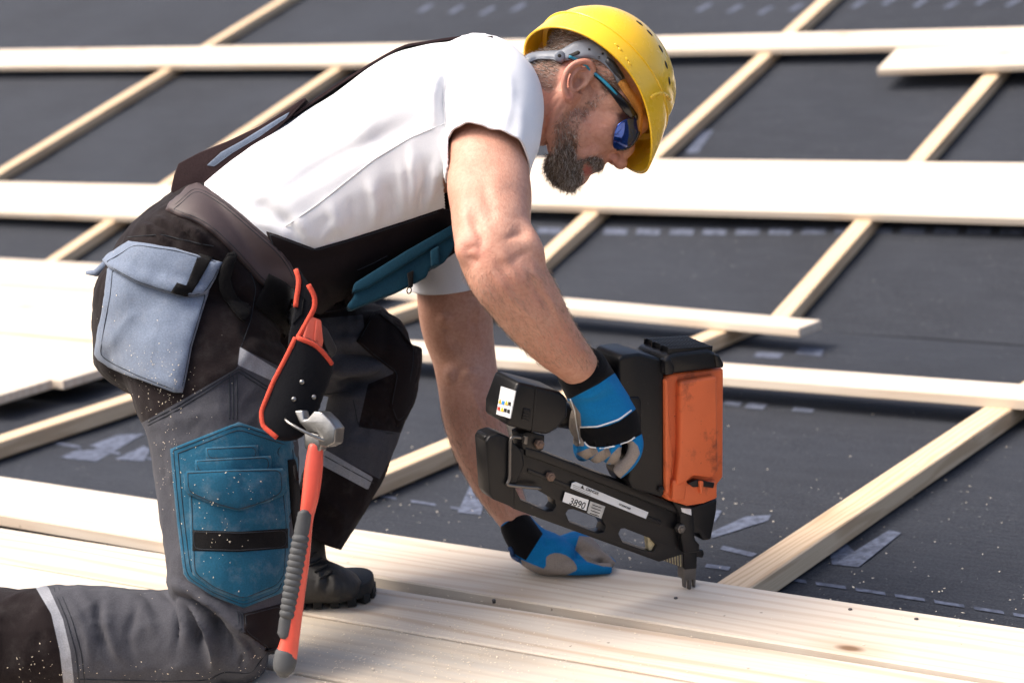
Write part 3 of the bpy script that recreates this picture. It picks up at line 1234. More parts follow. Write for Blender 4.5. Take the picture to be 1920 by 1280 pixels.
BEARD = [(1132, 168), (1140, 176), (1128, 196), (1108, 214), (1092, 240), (1086, 268), (1084, 288), (1094, 296), (1106, 292), (1120, 292), (1132, 298), (1132, 314), (1118, 318), (1104, 306), (1096, 314), (1097, 330), (1090, 345),
         (1062, 366), (1030, 360), (1002, 338), (1012, 312), (1034, 282), (1036, 250), (1038, 226), (1056, 210), (1085, 198), (1110, 182)]
headsel = q[:, 2] > 0
hz = (np.linalg.norm(co - HP(60, -20, 0), axis=1) < .2) & (q[:, 0] > 985)
beard_sd = np.where(hz, sdf(q, smoothpoly(BEARD, 3)), -50)
red = np.zeros(len(co))
red = np.maximum(red, .65 * blob([(1060, 150), (1070, 125), (1095, 118), (1066, 182)], 26) * hz)
red = np.maximum(red, .5 * blob([(1155, 305), (1150, 300)], 26) * hz)
red = np.maximum(red, .40 * blob([(1030, 190), (1020, 230), (1010, 280), (1035, 150)], 55) * hz)
red = np.maximum(red, .35 * blob([(1120, 240), (1110, 270)], 50) * hz)
red = np.maximum(red, .45 * blob([(880, 460), (895, 475)], 40) * ~hz)
red = np.maximum(red, .30 * blob([(1000, 560), (1050, 640), (950, 520)], 70) * ~hz)
lips = np.clip(blob([(1103, 316), (1108, 321), (1100, 322)], 11) * 1.6, 0, 1) * hz
hc = (co - HP(0, 0, 0))
body = me_obj('body', body_me, M_SKIN, person, attrs={'red': red, 'beard': np.clip(beard_sd / 16 + .15, 0, .75) * np.clip(.35 + .65 * (q[:, 1] - 220) / 70, .35, 1), 'lips': lips})

# ---------------- overalls
trs = [limb([(255, 690, 2.93, 78, .12), (290, 630, 2.93, 118, .165), (350, 560, 2.93, 160, .185), (415, 504, 2.93, 162, .186), (452, 474, 2.93, 154, .182), (482, 456, 2.93, 120, .140)], ex=2.3),
       ball(P(282, 575, 2.86), (RIGHT * .083, UP * .098, FWD * .10)), ball(P(282, 575, 3.00), (RIGHT * .083, UP * .098, FWD * .10)),
       limb([(350, 610, 2.87, 150, .125), (390, 690, 2.83, 148, .118), (412, 790, 2.805, 138, .108), (424, 900, 2.785, 132, .102), (430, 1040, 2.77, 118, .092), (436, 1140, 2.765, 112, .088), (446, 1200, 2.762, 92, .082)], ex=2.15),
       limb([(470, 1198, 2.762, 76, .078), (400, 1195, 2.765, 86, .080), (300, 1200, 2.775, 92, .082), (130, 1198, 2.785, 96, .084), (-80, 1200, 2.80, 92, .080), (-300, 1205, 2.80, 72, .070)], ex=2.3),
       limb([(420, 590, 3.02, 120, .11), (520, 620, 3.06, 105, .10), (620, 648, 3.08, 90, .095), (700, 655, 3.09, 86, .09), (733, 655, 3.09, 66, .075)]),
       limb([(733, 640, 3.09, 60, .075), (722, 690, 3.09, 66, .078), (690, 770, 3.085, 72, .080), (655, 860, 3.07, 70, .078), (620, 940, 3.055, 64, .072), (590, 1005, 3.045, 56, .066), (575, 1040, 3.04, 54, .064)], dome=False),
       # belly and bib front
       limb([(470, 525, 2.93, 125, .150), (560, 500, 2.93, 88, .140), (640, 470, 2.93, 78, .128), (720, 436, 2.93, 70, .118), (800, 403, 2.93, 62, .11), (850, 386, 2.93, 54, .10)], ex=2.4)]
trs_me = remesh(trs, .0045, 8)
wrinkle(trs_me, [
    # gathers under the belt
    ([(262, 425), (300, 440), (320, 470)], 6, .008), ([(285, 410), (330, 430), (360, 465)], 6, .008), ([(320, 405), (370, 440), (395, 475)], 6, .008), ([(345, 425), (390, 455), (420, 490)], 6, .008),
    # seat and hip
    ([(420, 600), (460, 660), (500, 690)], 14, .005), ([(330, 740), (430, 690), (520, 610)], 16, .004), ([(440, 620), (520, 640), (560, 620)], 10, -.005), ([(540, 520), (590, 560), (610, 600)], 10, .006), ([(570, 500), (610, 540), (625, 580)], 9, -.006),
    # thigh
    ([(300, 800), (360, 780), (440, 770)], 12, .003), ([(300, 830), (310, 930), (330, 1040)], 10, -.003),
    # back of the knee
    ([(318, 1090), (380, 1120), (440, 1165), (500, 1200)], 9, .016), ([(316, 1112), (360, 1130), (410, 1175), (430, 1235)], 9, -.018), ([(330, 1108), (400, 1120), (470, 1160)], 7, -.008),
    ([(345, 1130), (385, 1170), (400, 1230), (395, 1270)], 9, .017), ([(320, 1120), (345, 1160), (355, 1220)], 9, .008), ([(332, 1125), (366, 1170), (378, 1225)], 7, -.017),
    ([(400, 1150), (450, 1200), (470, 1250)], 8, .014), ([(430, 1160), (478, 1205), (490, 1235)], 7, .012), ([(420, 1175), (455, 1220), (450, 1262)], 5, -.010), ([(470, 1180), (505, 1215), (500, 1250)], 6, -.008), ([(260, 1130), (240, 1190), (255, 1250)], 7, -.006), ([(120, 1110), (160, 1180), (170, 1250)], 8, .005), ([(300, 1105), (335, 1150), (330, 1230)], 6, -.008), ([(390, 1140), (430, 1190), (445, 1240)], 7, -.016),
    # shin
    ([(190, 1120), (185, 1170), (205, 1240)], 8, -.010), ([(205, 1115), (200, 1170), (225, 1245)], 10, .005), ([(260, 1110), (290, 1140), (310, 1180)], 9, -.004), ([(240, 1108), (275, 1150), (290, 1200)], 9, .004), ([(140, 1100), (170, 1140), (180, 1160)], 9, .004),
    ([(60, 1105), (90, 1170), (100, 1240)], 14, .003),
], dmax=2.98)
wrinkle(trs_me, [
    ([(600, 640), (660, 640), (740, 655)], 9, .006), ([(610, 665), (680, 668), (745, 690)], 9, -.014), ([(600, 690), (680, 690), (750, 670)], 9, .013), ([(620, 720), (690, 715), (740, 700)], 9, -.012),
    ([(610, 750), (680, 745), (730, 760)], 11, .006), ([(640, 800), (690, 780), (735, 790)], 11, -.005), ([(620, 840), (680, 830), (710, 850)], 12, .004), ([(700, 720), (690, 790), (660, 850)], 12, -.004),
    ([(600, 930), (640, 960), (650, 985)], 8, .005), ([(590, 960), (625, 985), (630, 1010)], 7, -.005),
    ([(620, 610), (690, 600), (740, 580)], 14, .004)], dmin=2.95)
cloth_noise(trs_me, .0035, 9, (1, 1, .6))
cloth_noise(trs_me, .0012, 30, (1, 1, 1), seed=5)
# trouser leg opening over the boot
cut(trs_me, P(588, 1012, 3.045), P(575, 1060, 3.04) - P(600, 990, 3.05), .13)
qq = proj(get_co(trs_me))
near = qq[:, 2] < 2.955
INF = 400
R_grey_r = [(230, 812), (288, 780), (445, 690), (452, 652), (530, 690), (600, 700), (650, 1000), (560, 1128), (525, 1140), (455, 1148), (520, 1200), (530, 1215), (500, 1262), (430, 1400), (118, 1420), (140, 1290), (118, 1180), (72, 1098), (100, 1040), (260, 1040)]
# dark grey shin and thigh of the near leg
g1 = np.where(near, sdf(qq, R_grey_r), -INF)
R_grey_l = [(560, 600), (680, 590), (690, 660), (748, 660), (738, 700), (690, 720), (672, 800), (758, 812), (712, 898), (640, 860), (560, 840)]
g2 = np.where(~near, sdf(qq, R_grey_l), -INF)
R_refl = [(64, 1096), (90, 1098), (118, 1160), (132, 1220), (140, 1290), (140, 1420), (118, 1420), (120, 1290), (112, 1220), (96, 1150)]
g3 = np.where(near, sdf(qq, R_refl), -INF)
R_refl2 = [(450, 650), (535, 702), (528, 722), (446, 684)]
g3 = np.maximum(g3, np.where(near, sdf(qq, R_refl2), -INF))
R_refl3 = [(585, 828), (700, 895), (690, 918), (578, 858)]
g3 = np.maximum(g3, np.where(~near, sdf(qq, R_refl3), -INF))
BLK = (.0150, .0100, .0105)  # black tinted slightly brown to carry the lens-flare wash
GRY = (.074, .075, .088)
M_OVER = cloth('overalls_cloth', BLK, [('grey', GRY), ('reflective', (.36, .37, .40))], weave=1100, bstr=.4, fold=.9, wear=.05)
overalls = me_obj('overalls', trs_me, M_OVER, person, attrs={'grey': np.maximum(g1, g2), 'reflective': g3})
sm = overalls.modifiers.new('hem', 'SOLIDIFY')
sm.thickness = .003
sm.offset = -1
# ================================================================== sewn-on parts of the overalls
CAMV = Vector(CAM)
T_OV = bvh_of(trs_me)
T_ALL = bvh_of(trs_me, shirt_me)
TEAL = (.014, .115, .200)
M_TEAL = cloth('teal_canvas', TEAL, weave=1000, var=.35, sheen=.15, bstr=.45, fold=.7, foldscale=22, wear=.22)
M_TEALD = cloth('teal_canvas_dark', (.011, .055, .09), weave=1000, var=.25, bstr=.45)
M_SKYB = cloth('blue_grey_canvas', (.22, .27, .36), weave=1000, var=.25, sheen=.15, bstr=.45, fold=.7, foldscale=20, wear=.2)  # blue raised paler, with the wash of lens flare in the colour
M_BLACK = cloth('black_webbing', (.008, .0075, .008), weave=700, bstr=.6)
M_GREY = cloth('grey_canvas', GRY, weave=1100, bstr=.4)
M_BLKC = cloth('black_canvas', BLK, weave=1100, bstr=.4)
M_REFL = simple('reflective_tape', (.5, .5, .53), .45, var=.1)
M_STITCH = simple('stitching_thread', (.012, .016, .022), .9)
STITCH = []


def sew(name, poly, mat, off=.004, thick=.006, bvh=None, parent=None, puff=0.0, step=8, stitch=(4,), guess=2.72, rnd=0, edge=3, crease=.0012):
    poly = smoothpoly(poly, rnd) if rnd else np.asarray(poly, float)
    v, f = patch(bvh or T_OV, poly, step, off, edge, thick, guess, 3, puff, crease)
    o = mesh_obj(name, v, f, mat, overalls if parent is None else parent)
    if parent is None:
        o.parent = overalls
        o.matrix_parent_inverse = overalls.matrix_world.inverted()
    if stitch:
        b = BVHTree.FromPolygons([tuple(x) for x in v], f)
        for s in stitch:
            p = offset_poly(poly, s)
            p = np.concatenate([p, p[:1]])
            STITCH.append(tube(surf_line(b, p, .0003, 8, guess), .00065, 4))
    return o, BVHTree.FromPolygons([tuple(x) for x in v], f)


bpy.context.view_layer.update()

# bib front, lying over the shirt
bib = [(500, 434), (520, 440), (590, 466), (660, 446), (760, 414), (846, 385), (862, 420), (858, 470), (800, 512), (700, 560), (640, 585), (600, 590), (560, 560), (520, 500)]
_, B_BIB = sew('bib', bib, M_BLKC, .006, .010, T_ALL, stitch=(4,), guess=2.78)
T_BIB = bvh_of(trs_me, shirt_me, COL.objects[-1] if COL.objects[-1].name.startswith('bib') else trs_me)
FBP = Frame(P(755, 500, 2.795), RIGHT * .98 + FWD * .10, UP)
me = prism(FBP, [(662, 534), (700, 514), (760, 474), (848, 424), (855, 450), (848, 470), (832, 494), (806, 502), (800, 520), (750, 545), (695, 567), (657, 582), (650, 574), (666, 552)], -.17, 0, bevel=.007)
o = hard('bib_pocket', me, M_TEALD, ang=.9); o.parent = overalls
me = prism(FBP, [(664, 531), (760, 471), (848, 421), (852, 440), (765, 494), (690, 540), (660, 550)], -.10, .006, bevel=.004)
o = hard('bib_pocket_flap', me, M_TEALD, ang=.9); o.parent = overalls
me = prism(FBP, [(763, 512), (775, 507), (774, 538), (767, 541)], -.004, .009, bevel=.002)
o = hard('zip_tape', me, M_BLACK); o.parent = overalls
v, f = tube([FBP.pt(x, y, .008) for x, y in ((767, 538), (763, 544), (765, 550), (770, 548), (771, 541))], .0011, 6, closed=True, seg=3)
o = mesh_obj('zip_pull', v, f, M_BLACK, None); o.parent = overalls
me = prism(FBP, [(806, 470), (822, 461), (824, 496), (808, 501)], -.01, .011, bevel=.003)
o = hard('pen_loop', me, M_TEALD); o.parent = overalls

# thigh pocket group
thigh = [(320, 841), (447, 791), (563, 829), (561, 900), (556, 980), (546, 1050), (535, 1086), (527, 1111), (457, 1139), (400, 1116), (354, 1088), (345, 1075), (333, 980), (326, 909)]
_, b1 = sew('thigh_pocket', thigh, M_TEAL, .003, .006, stitch=(5, 13), guess=2.70)
b1 = bvh_of(trs_me, COL.objects[-1])
bb = bvh_of(trs_me, bpy.data.objects['thigh_pocket'])
sew('pocket_layer', [(386, 839), (483, 834), (485, 860), (387, 862)], M_TEAL, .0025, .005, bb, stitch=(3,), edge=2)
sew('pocket_layer', [(367, 862), (506, 854), (507, 884), (367, 886)], M_TEAL, .0055, .007, bb, stitch=(3,), edge=2)
sew('pocket_bag', [(354, 900), (533, 900), (541, 993), (536, 1080), (520, 1100), (456, 1126), (400, 1104), (362, 1076), (358, 1000)], M_TEAL, .004, .007, bb, stitch=(4,), puff=.003)
sew('pocket_flap', [(348, 883), (440, 879), (530, 877), (533, 926), (500, 942), (447, 959), (400, 946), (350, 924)], M_TEAL, .010, .006, bb, stitch=(4,), puff=.003)
bb2 = bvh_of(bpy.data.objects['thigh_pocket'], bpy.data.objects['pocket_bag'])
sew('pocket_strap', [(361, 993), (450, 996), (540, 990), (540, 1027), (450, 1034), (361, 1032)], M_BLACK, .0015, .004, bb2, stitch=(3,), edge=3)
sew('zip_tape', [(539, 862), (551, 860), (559, 930), (558, 965), (551, 1000), (545, 960)], M_BLACK, .006, .006, bb, stitch=(), edge=3)
v, f = tube([P(552, 872, 2.663), P(555, 888, 2.661), P(558, 900, 2.661)], [.002, .003, .0025], 8)
o = mesh_obj('zip_pull', v, f, M_BLACK, None); o.parent = overalls

# hip pocket
hipl = [(207, 508), (212, 500), (300, 520), (392, 545), (378, 590), (360, 650), (351, 700), (343, 736), (328, 735), (258, 708), (210, 685), (183, 668), (192, 610), (203, 554)]
sew('hip_pocket', hipl, M_SKYB, .010, .014, stitch=(4,), puff=.006, guess=2.76, crease=.004)
hb_ = bvh_of(trs_me, bpy.data.objects['hip_pocket'])
sew('hip_pocket_flap', [(195, 489), (222, 474), (250, 455), (330, 466), (418, 491), (405, 522), (386, 552), (362, 557), (340, 556), (300, 546), (258, 532), (207, 505)], M_SKYB, .012, .010, hb_, stitch=(4,), puff=.004, guess=2.76)
hb2 = bvh_of(trs_me, bpy.data.objects['hip_pocket'], bpy.data.objects['hip_pocket_flap'])
sew('pocket_strap', [(373, 475), (399, 482), (372, 530), (355, 556), (320, 548), (332, 530), (349, 536)], M_BLACK, .003, .004, hb2, stitch=(), edge=2, guess=2.74)
# second pocket flap sticking out behind the seat
v, f = tube([P(205, 492, 2.90), P(180, 512, 2.91), P(162, 511, 2.915)], [.008, .006, .003], 8)
o = mesh_obj('pocket_flap_edge', v, f, M_SKYB, None); o.parent = overalls

# grey panel seams, reflective flashes, stitches
def seam(pl, off=.0022, r=.0009, bvh=None, guess=2.72):
    STITCH.append(tube(surf_line(bvh or T_OV, pl, off * .3, 7, guess), r * .8, 4))


for d in (0, 7):
    seam([(278, 790 + d), (330, 763 + d), (440, 694 + d), (447, 690 + d)])
    seam([(447, 690 + d), (500, 724 + d)])
for d in (0, 7, 14):
    seam([(430 + d, 702 - d * .3), (430 + d, 786)])
for d in (0, 10):
    seam([(100 + d, 1102), (125 + d, 1160), (143 + d, 1225), (150 + d, 1290)])
for d in (0, 5, 10):
    seam([(445 + d, 1146), (449 + d, 1185)])
seam([(150, 1272), (300, 1276), (390, 1274), (420, 1258), (470, 1262), (500, 1222)])
seam([(450, 460), (480, 540), (470, 600), (452, 650)], guess=2.75)
seam([(240, 445), (300, 440), (400, 462)], guess=2.75)
sew('knee_patch', [(456, 1150), (530, 1130), (532, 1180), (528, 1230), (500, 1215), (458, 1186)], M_BLKC, .003, .006, stitch=(4,), guess=2.69)
sew('knee_patch', [(700, 585), (745, 565), (785, 592), (800, 640), (795, 700), (770, 770), (745, 800), (730, 760), (742, 700), (700, 668), (668, 640), (690, 600)], M_BLKC, .004, .007, guess=3.02, stitch=(4,))
seam([(590, 740), (660, 735), (672, 800), (755, 815)], guess=3.0)
seam([(600, 850), (700, 905)], guess=3.0)

# rear panel and braces along the back
M_BRACE = cloth('brace_cloth', (.05, .030, .031), weave=900)  # black cloth lightened to pinkish brown, flare glow painted in
bk = [(338, 366), (344, 338), (352, 316), (390, 296), (440, 276), (500, 248), (555, 214), (575, 200), (585, 196), (560, 225), (500, 285), (450, 330), (412, 366), (384, 396), (360, 384)]
FB = Frame(P(450, 300, DM), RIGHT, UP)
me = prism(FB, bk, -.085, .085, bevel=.003)
o = hard('back_panel', me, M_BRACE); o.parent = overalls
me = prism(FB, [(404, 320), (430, 296), (470, 274), (525, 240), (556, 222), (548, 234), (500, 268), (450, 298), (418, 322)], -.05, .0875, bevel=.002)
o = hard('back_pocket', me, M_SKYB); o.parent = overalls
for c in (.055, -.055):
    pl = [(560, 222, c), (640, 166, c), (748, 101, c), (800, 88, c), (870, 78, c), (925, 79, c * 1.1)]
    pts = []
    for x, y, cc in pl:
        pts.append(P(x, y + 6, DM) + HC * cc)
    rr = []
    q2 = catmull(pts, 4)
    rings = []
    for i in range(len(q2)):
        t = unit(q2[min(i + 1, len(q2) - 1)] - q2[max(i - 1, 0)])
        n_ = unit(np.cross(HC, t))
        rings.append(np.array([q2[i] + HC * .019 + n_ * .0015, q2[i] - HC * .019 + n_ * .0015, q2[i] - HC * .019 - n_ * .0015, q2[i] + HC * .019 - n_ * .0015]))
    v, f = rings_mesh(rings)
    o = mesh_obj('brace', v, f, M_BRACE, None, False); o.parent = overalls

# shirt side seam
seam_pts = surf_line(bvh_of(shirt_me), [(535, 425), (600, 380), (700, 300), (770, 258), (832, 232)], .0004, 8, 2.8)
v, f = tube(seam_pts, .0011, 4)
o = mesh_obj('side_seam', v, f, M_SHIRT, None); o.parent = shirt
for pl in ([(836, 135), (832, 180), (834, 230), (838, 272)],):
    v, f = tube(surf_line(bvh_of(shirt_me), pl, .0002, 8, 2.75), .0012, 4)
    o = mesh_obj('sleeve_seam', v, f, M_SHIRT, None); o.parent = shirt

v, f = join(STITCH)
o = mesh_obj('stitching', v, f, M_STITCH, None); o.parent = overalls

# ================================================================== tool belt
M_BELT = simple('belt_leather', (.046, .029, .029), .6, var=.2, nscale=20, bumps=.25, bscale=500)  # dark leather lightened, some flare haze put into the base colour
M_ORNG = cloth('orange_piping', (.72, .095, .055), weave=900, var=.15)
M_HOLS = cloth('black_holster_cloth', (.007, .0075, .010), weave=900, bstr=.5)
M_STEEL = simple('brushed_steel', (.28, .275, .265), .36, 1.0, var=.15, nscale=60, bumps=.15, bscale=300)
belt = thing('tool_belt', 'dark leather tool belt with orange-edged black holster around the waist', 'tool belt', P(465, 465, 2.75))


def bset(o):
    o.parent = belt
    o.matrix_parent_inverse = Matrix.Translation(-Vector(belt['_m']))
    return o


T_W = bvh_of(trs_me, shirt_me)
strap = smoothpoly([(312, 396), (338, 370), (362, 348), (390, 356), (430, 382), (480, 425), (530, 470), (556, 510), (566, 545), (545, 560), (508, 545), (486, 530), (450, 490), (400, 440), (360, 415)], 2)
v, f = patch(T_W, strap, 8, .009, 3, .010, 2.74, 10)
bset(mesh_obj('strap', v, f, M_BELT))
b_ = BVHTree.FromPolygons([tuple(x) for x in v], f)
st = []
for s in (5, 10):
    p = offset_poly(strap, s)
    st.append(tube(surf_line(b_, np.concatenate([p, p[:1]]), .0002, 8, 2.74), .0006, 4))
v, f = join(st)
bset(mesh_obj('belt_stitching', v, f, M_STITCH))
T_B = bvh_of(trs_me, shirt_me, bpy.data.objects['strap'])
# belt loops of the overalls
v, f = patch(T_OV, smoothpoly([(425, 476), (440, 480), (432, 520), (445, 555), (466, 580), (455, 606), (430, 580), (411, 540), (413, 505)], 2), 7, .012, 3, .004, 2.74)
bset(mesh_obj('hanging_loop', v, f, M_BLACK))
# holster, moulded round its own curved form in front of the thigh
form = limb([(596, 470, 2.760, 70, .070), (574, 560, 2.745, 72, .072), (562, 640, 2.735, 76, .074), (556, 720, 2.730, 78, .076), (540, 800, 2.722, 74, .074), (530, 860, 2.72, 70, .07)], ex=2.2)
FORM = BVHTree.FromPolygons([tuple(x) for x in form[0]], form[1])
hol = smoothpoly([(556, 630), (590, 642), (622, 680), (604, 742), (580, 800), (556, 823), (520, 824), (492, 800), (487, 776), (508, 724), (538, 664)], 3)
v, f = patch(FORM, hol, 7, .008, 8, .030, 2.67, 3, .004)
bset(mesh_obj('holster', v, f, M_HOLS))
H_B = BVHTree.FromPolygons([tuple(x) for x in v], f)
lp = smoothpoly([(553, 503), (566, 512), (590, 552), (592, 575), (578, 612), (566, 640), (540, 650), (548, 600), (556, 560)], 2)
v, f = patch(FORM, lp, 7, .002, 3, .006, 2.67, 3)
bset(mesh_obj('holster_loop', v, f, M_HOLS))
L_B = BVHTree.FromPolygons([tuple(x) for x in v], f)
pip = [tube(surf_line(H_B, [(554, 634), (540, 664), (512, 718), (490, 772), (493, 798), (520, 820)], .0003, 6, 2.66), .0038, 8),
       tube(surf_line(H_B, [(558, 634), (575, 640), (592, 648), (608, 664), (621, 682)], .0003, 6, 2.66), .0038, 8),
       tube(surf_line(L_B, [(555, 506), (561, 524), (558, 550), (553, 575)], .0003, 6, 2.665), .0038, 8),
       tube(surf_line(L_B, [(578, 534), (590, 556), (590, 576), (572, 610), (556, 638)], .0003, 6, 2.665), .0038, 8)]
for v, f in pip:
    bset(mesh_obj('piping', v, f, M_ORNG))
for x, y in ((566, 716), (551, 748), (588, 744), (572, 776)):
    l, n_, _ = cast(H_B, x, y, 2.67)
    v, f = ball(l, (RIGHT * .0038, UP * .0038, FWD * .0022), 10)
    bset(mesh_obj('rivet', v, f, M_STEEL))
v, f = patch(bvh_of(trs_me, bpy.data.objects['strap'], bpy.data.objects['holster_loop']), [(504, 512), (535, 528), (570, 558), (567, 588), (548, 606), (532, 634), (526, 612), (500, 596), (474, 573), (488, 546)], 7, .006, 2, .004, 2.67, 10)
bset(mesh_obj('keeper_strap', v, f, M_BLACK))
# ring that carries the hammer
c = P(584, 808, 2.640)
A, B = P(633, 832, 2.655) - c, (P(581, 815, 2.60) - P(584, 808, 2.640))
B = unit(np.cross(A, np.cross(UP, A))) * .0
ringp = []
for k in range(28):
    a = 2 * math.pi * k / 28
    ringp.append(P(584 + 49 * math.cos(a) - 3 * math.sin(a), 808 + 23 * math.cos(a) + 6 * math.sin(a), 2.640 - .020 * math.sin(a)))
v, f = tube(ringp, .0022, 8, closed=True)
bset(mesh_obj('hammer_ring', v, f, M_STEEL))

# ================================================================== knife in the holster
knife = thing('utility_knife', 'small orange-red knife handle tucked into the black holster', 'knife', P(590, 650, 2.66))
FK = Frame(P(585, 640, 2.668), unit(P(640, 650, 2.70) - P(585, 640, 2.668)), UP)
M_KNIFE = simple('orange_plastic', (.78, .14, .08), .45, var=.08)
M_BPLA = simple('black_plastic', (.008, .008, .009), .45, var=.3, nscale=40, bumps=.2, bscale=350)
me = prism(FK, [(566, 640), (577, 596), (582, 592), (602, 600), (606, 640), (600, 668), (570, 660)], -.014, .002, bevel=.003)
o = hard('handle', me, M_KNIFE); o.parent = knife; o.matrix_parent_inverse = Matrix.Translation(-Vector(knife['_m']))
me = prism(FK, [(606, 606), (618, 616), (636, 652), (634, 664), (622, 674), (612, 650), (606, 630)], -.02, -.004, bevel=.003)
o = hard('sheath', me, M_BPLA); o.parent = knife; o.matrix_parent_inverse = Matrix.Translation(-Vector(knife['_m']))
me = prism(FK, [(590, 600), (597, 602), (594, 640), (586, 640)], .0, .0045, bevel=.0015)
o = hard('slider', me, M_KNIFE); o.parent = knife; o.matrix_parent_inverse = Matrix.Translation(-Vector(knife['_m']))

# ================================================================== hammer
hammer = thing('claw_hammer', 'claw hammer with red handle and ribbed grey grip hanging from the belt', 'hammer', P(535, 1266, 2.655))


def hset(o):
    o.parent = hammer
    o.matrix_parent_inverse = Matrix.Translation(-Vector(hammer['_m']))
    return o


M_RED = simple('red_fibreglass', (.66, .085, .05), .42, var=.08, bumps=.1)
M_GRIP = simple('grey_rubber', (.052, .055, .058), .7, var=.15, bumps=.2)
hd = 2.640
v, f = limb([(592, 836, hd, 14, .011), (588, 880, hd, 17, .013), (582, 930, hd, 16, .0135), (574, 975, hd, 13, .012), (566, 1050, hd, 14, .014), (553, 1120, hd, 18, .015), (545, 1190, hd, 17, .015), (538, 1225, hd, 20, .016), (534, 1245, hd, 20, .016)], ex=2.6)
hset(mesh_obj('handle', v, f, M_RED))
grip = []
for k in range(61):
    t = k / 60
    x = 575 + (530 - 575) * t - 6 * math.sin(t * math.pi) * 0
    y = 958 + (1192 - 958) * t
    w = 13.5 + 3.5 * math.sin(t * math.pi) + (-4 if k in (0, 60) else 0)
    rib = 1.0 if 10 < k < 52 and k % 3 == 1 else 0.0
    grip.append((x - 2 + 5 * t, y, hd - .004 - .001 * rib, w + 1.2 * rib - 1.2 * (1 - rib) * (10 < k < 52), .013 + .0018 * rib))
v, f = limb(grip, seg=2, m=24, ex=2.4)
hset(mesh_obj('grip', v, f, M_GRIP))
v, f = limb([(536, 1222, hd - .002, 20, .0155), (534, 1240, hd - .002, 22, .017), (532, 1255, hd - .002, 19, .016), (531, 1263, hd - .002, 12, .010)], ex=2.3)
hset(mesh_obj('end_cap', v, f, M_GRIP))
FH = Frame(P(600, 800, hd), unit(P(660, 806, hd - .02) - P(600, 800, hd)), UP)
me = prism(FH, [(560, 769), (577, 768), (579, 786), (586, 784), (598, 770), (612, 772), (628, 788), (638, 802), (635, 830), (620, 838), (607, 834), (604, 812), (584, 806), (570, 792)], -.014, .014, bevel=.0022)
hset(hard('head', me, M_STEEL))
me = prism(FH, [(576, 806), (612, 814), (606, 846), (578, 842)], -.010, .011, bevel=.003)
hset(hard('neck', me, M_STEEL))
# ================================================================== hair and beard
def hair_mat():
    m, nt, bs = new_mat('hair')
    t = nd(nt, 'ShaderNodeAttribute', attribute_name='tone')
    c = nd(nt, 'ShaderNodeValToRGB')
    cr = c.color_ramp
    while len(cr.elements) < 5:
        cr.elements.new(.5)
    for e, (p, k) in zip(cr.elements, [(0, (.035, .022, .015)), (.4, (.11, .068, .042)), (.68, (.23, .15, .095)), (.84, (.40, .32, .25)), (1, (.78, .74, .69))]):
        e.position = p
        e.color = (*k, 1)
    lk(nt, t.outputs['Fac'], c.inputs[0])
    lk(nt, c.outputs[0], bs.inputs['Base Color'])
    bs.inputs['Roughness'].default_value = .45
    return m


M_HAIR = hair_mat()
HEAD_B = bvh_of(head_me)


def strands(name, poly, n, length, flow, lift, curl, grey, wid=.00042, keep_c=-.02, parent=person, dens=None):
    """single hairs rooted on the head skin inside a picture-traced patch and mirrored patch depth"""
    q = proj(get_co(head_me))
    co_, no_ = get_co(head_me), get_no(head_me)
    sd = sdf(q, smoothpoly(poly, 3))
    cc = (co_ - HP(0, 0, 0)) @ HC
    ok = (sd > 0) & (cc > keep_c)
    idx = np.where(ok)[0]
    V, Fc, tone = [], [], []
    if not len(idx):
        return
    wgt = np.clip(sd[idx] / 10, .04, 1) * (np.clip(.35 + .65 * (q[idx, 1] - 220) / 70, .35, 1) if name == 'beard' else 1)
    pick = rng.choice(idx, n, p=wgt / wgt.sum())
    for i in pick:
        p = co_[i] + rng.normal(0, .0012, 3)
        nn = no_[i]
        f0, u0 = flow(q[i])
        d = HF * f0 + HU * u0
        d = d - nn * (d @ nn)
        d = unit(d + rng.normal(0, .28, 3) * 1.0)
        L = length(q[i]) * rng.uniform(.6, 1.15)
        pts = []
        cur = p - nn * .001
        dirn = unit(d + nn * lift)
        cv = rng.normal(0, curl, 3)
        for k in range(4):
            pts.append(cur)
            cur = cur + dirn * L / 3
            dirn = unit(dirn + cv + rng.normal(0, curl * .5, 3) - nn * .12)
        a = unit(np.cross(dirn, FWD) + 1e-6)
        b = unit(np.cross(dirn, a))
        k0 = len(V)
        for k, pt in enumerate(pts):
            w = wid * (1 - .28 * k)
            V += [pt + a * w, pt - a * w * .5 + b * w * .8, pt - a * w * .5 - b * w * .8]
        for k in range(3):
            o = k0 + k * 3
            for j in range(3):
                j2 = (j + 1) % 3
                Fc.append((o + j, o + j2, o + 3 + j2, o + 3 + j))
        g = grey(q[i])
        t = rng.uniform(.80, 1.0) if rng.random() < g else rng.uniform(.10, .80)
        tone += [t] * 12
    return mesh_obj(name, V, Fc, M_HAIR, parent, attrs={'tone': tone})


def fl_beard(q):
    # down the cheek towards the chin, forward at the moustache
    if q[1] > 290 and q[0] > 1092:
        return (-.25, -1.0)
    return (.75, -.65)


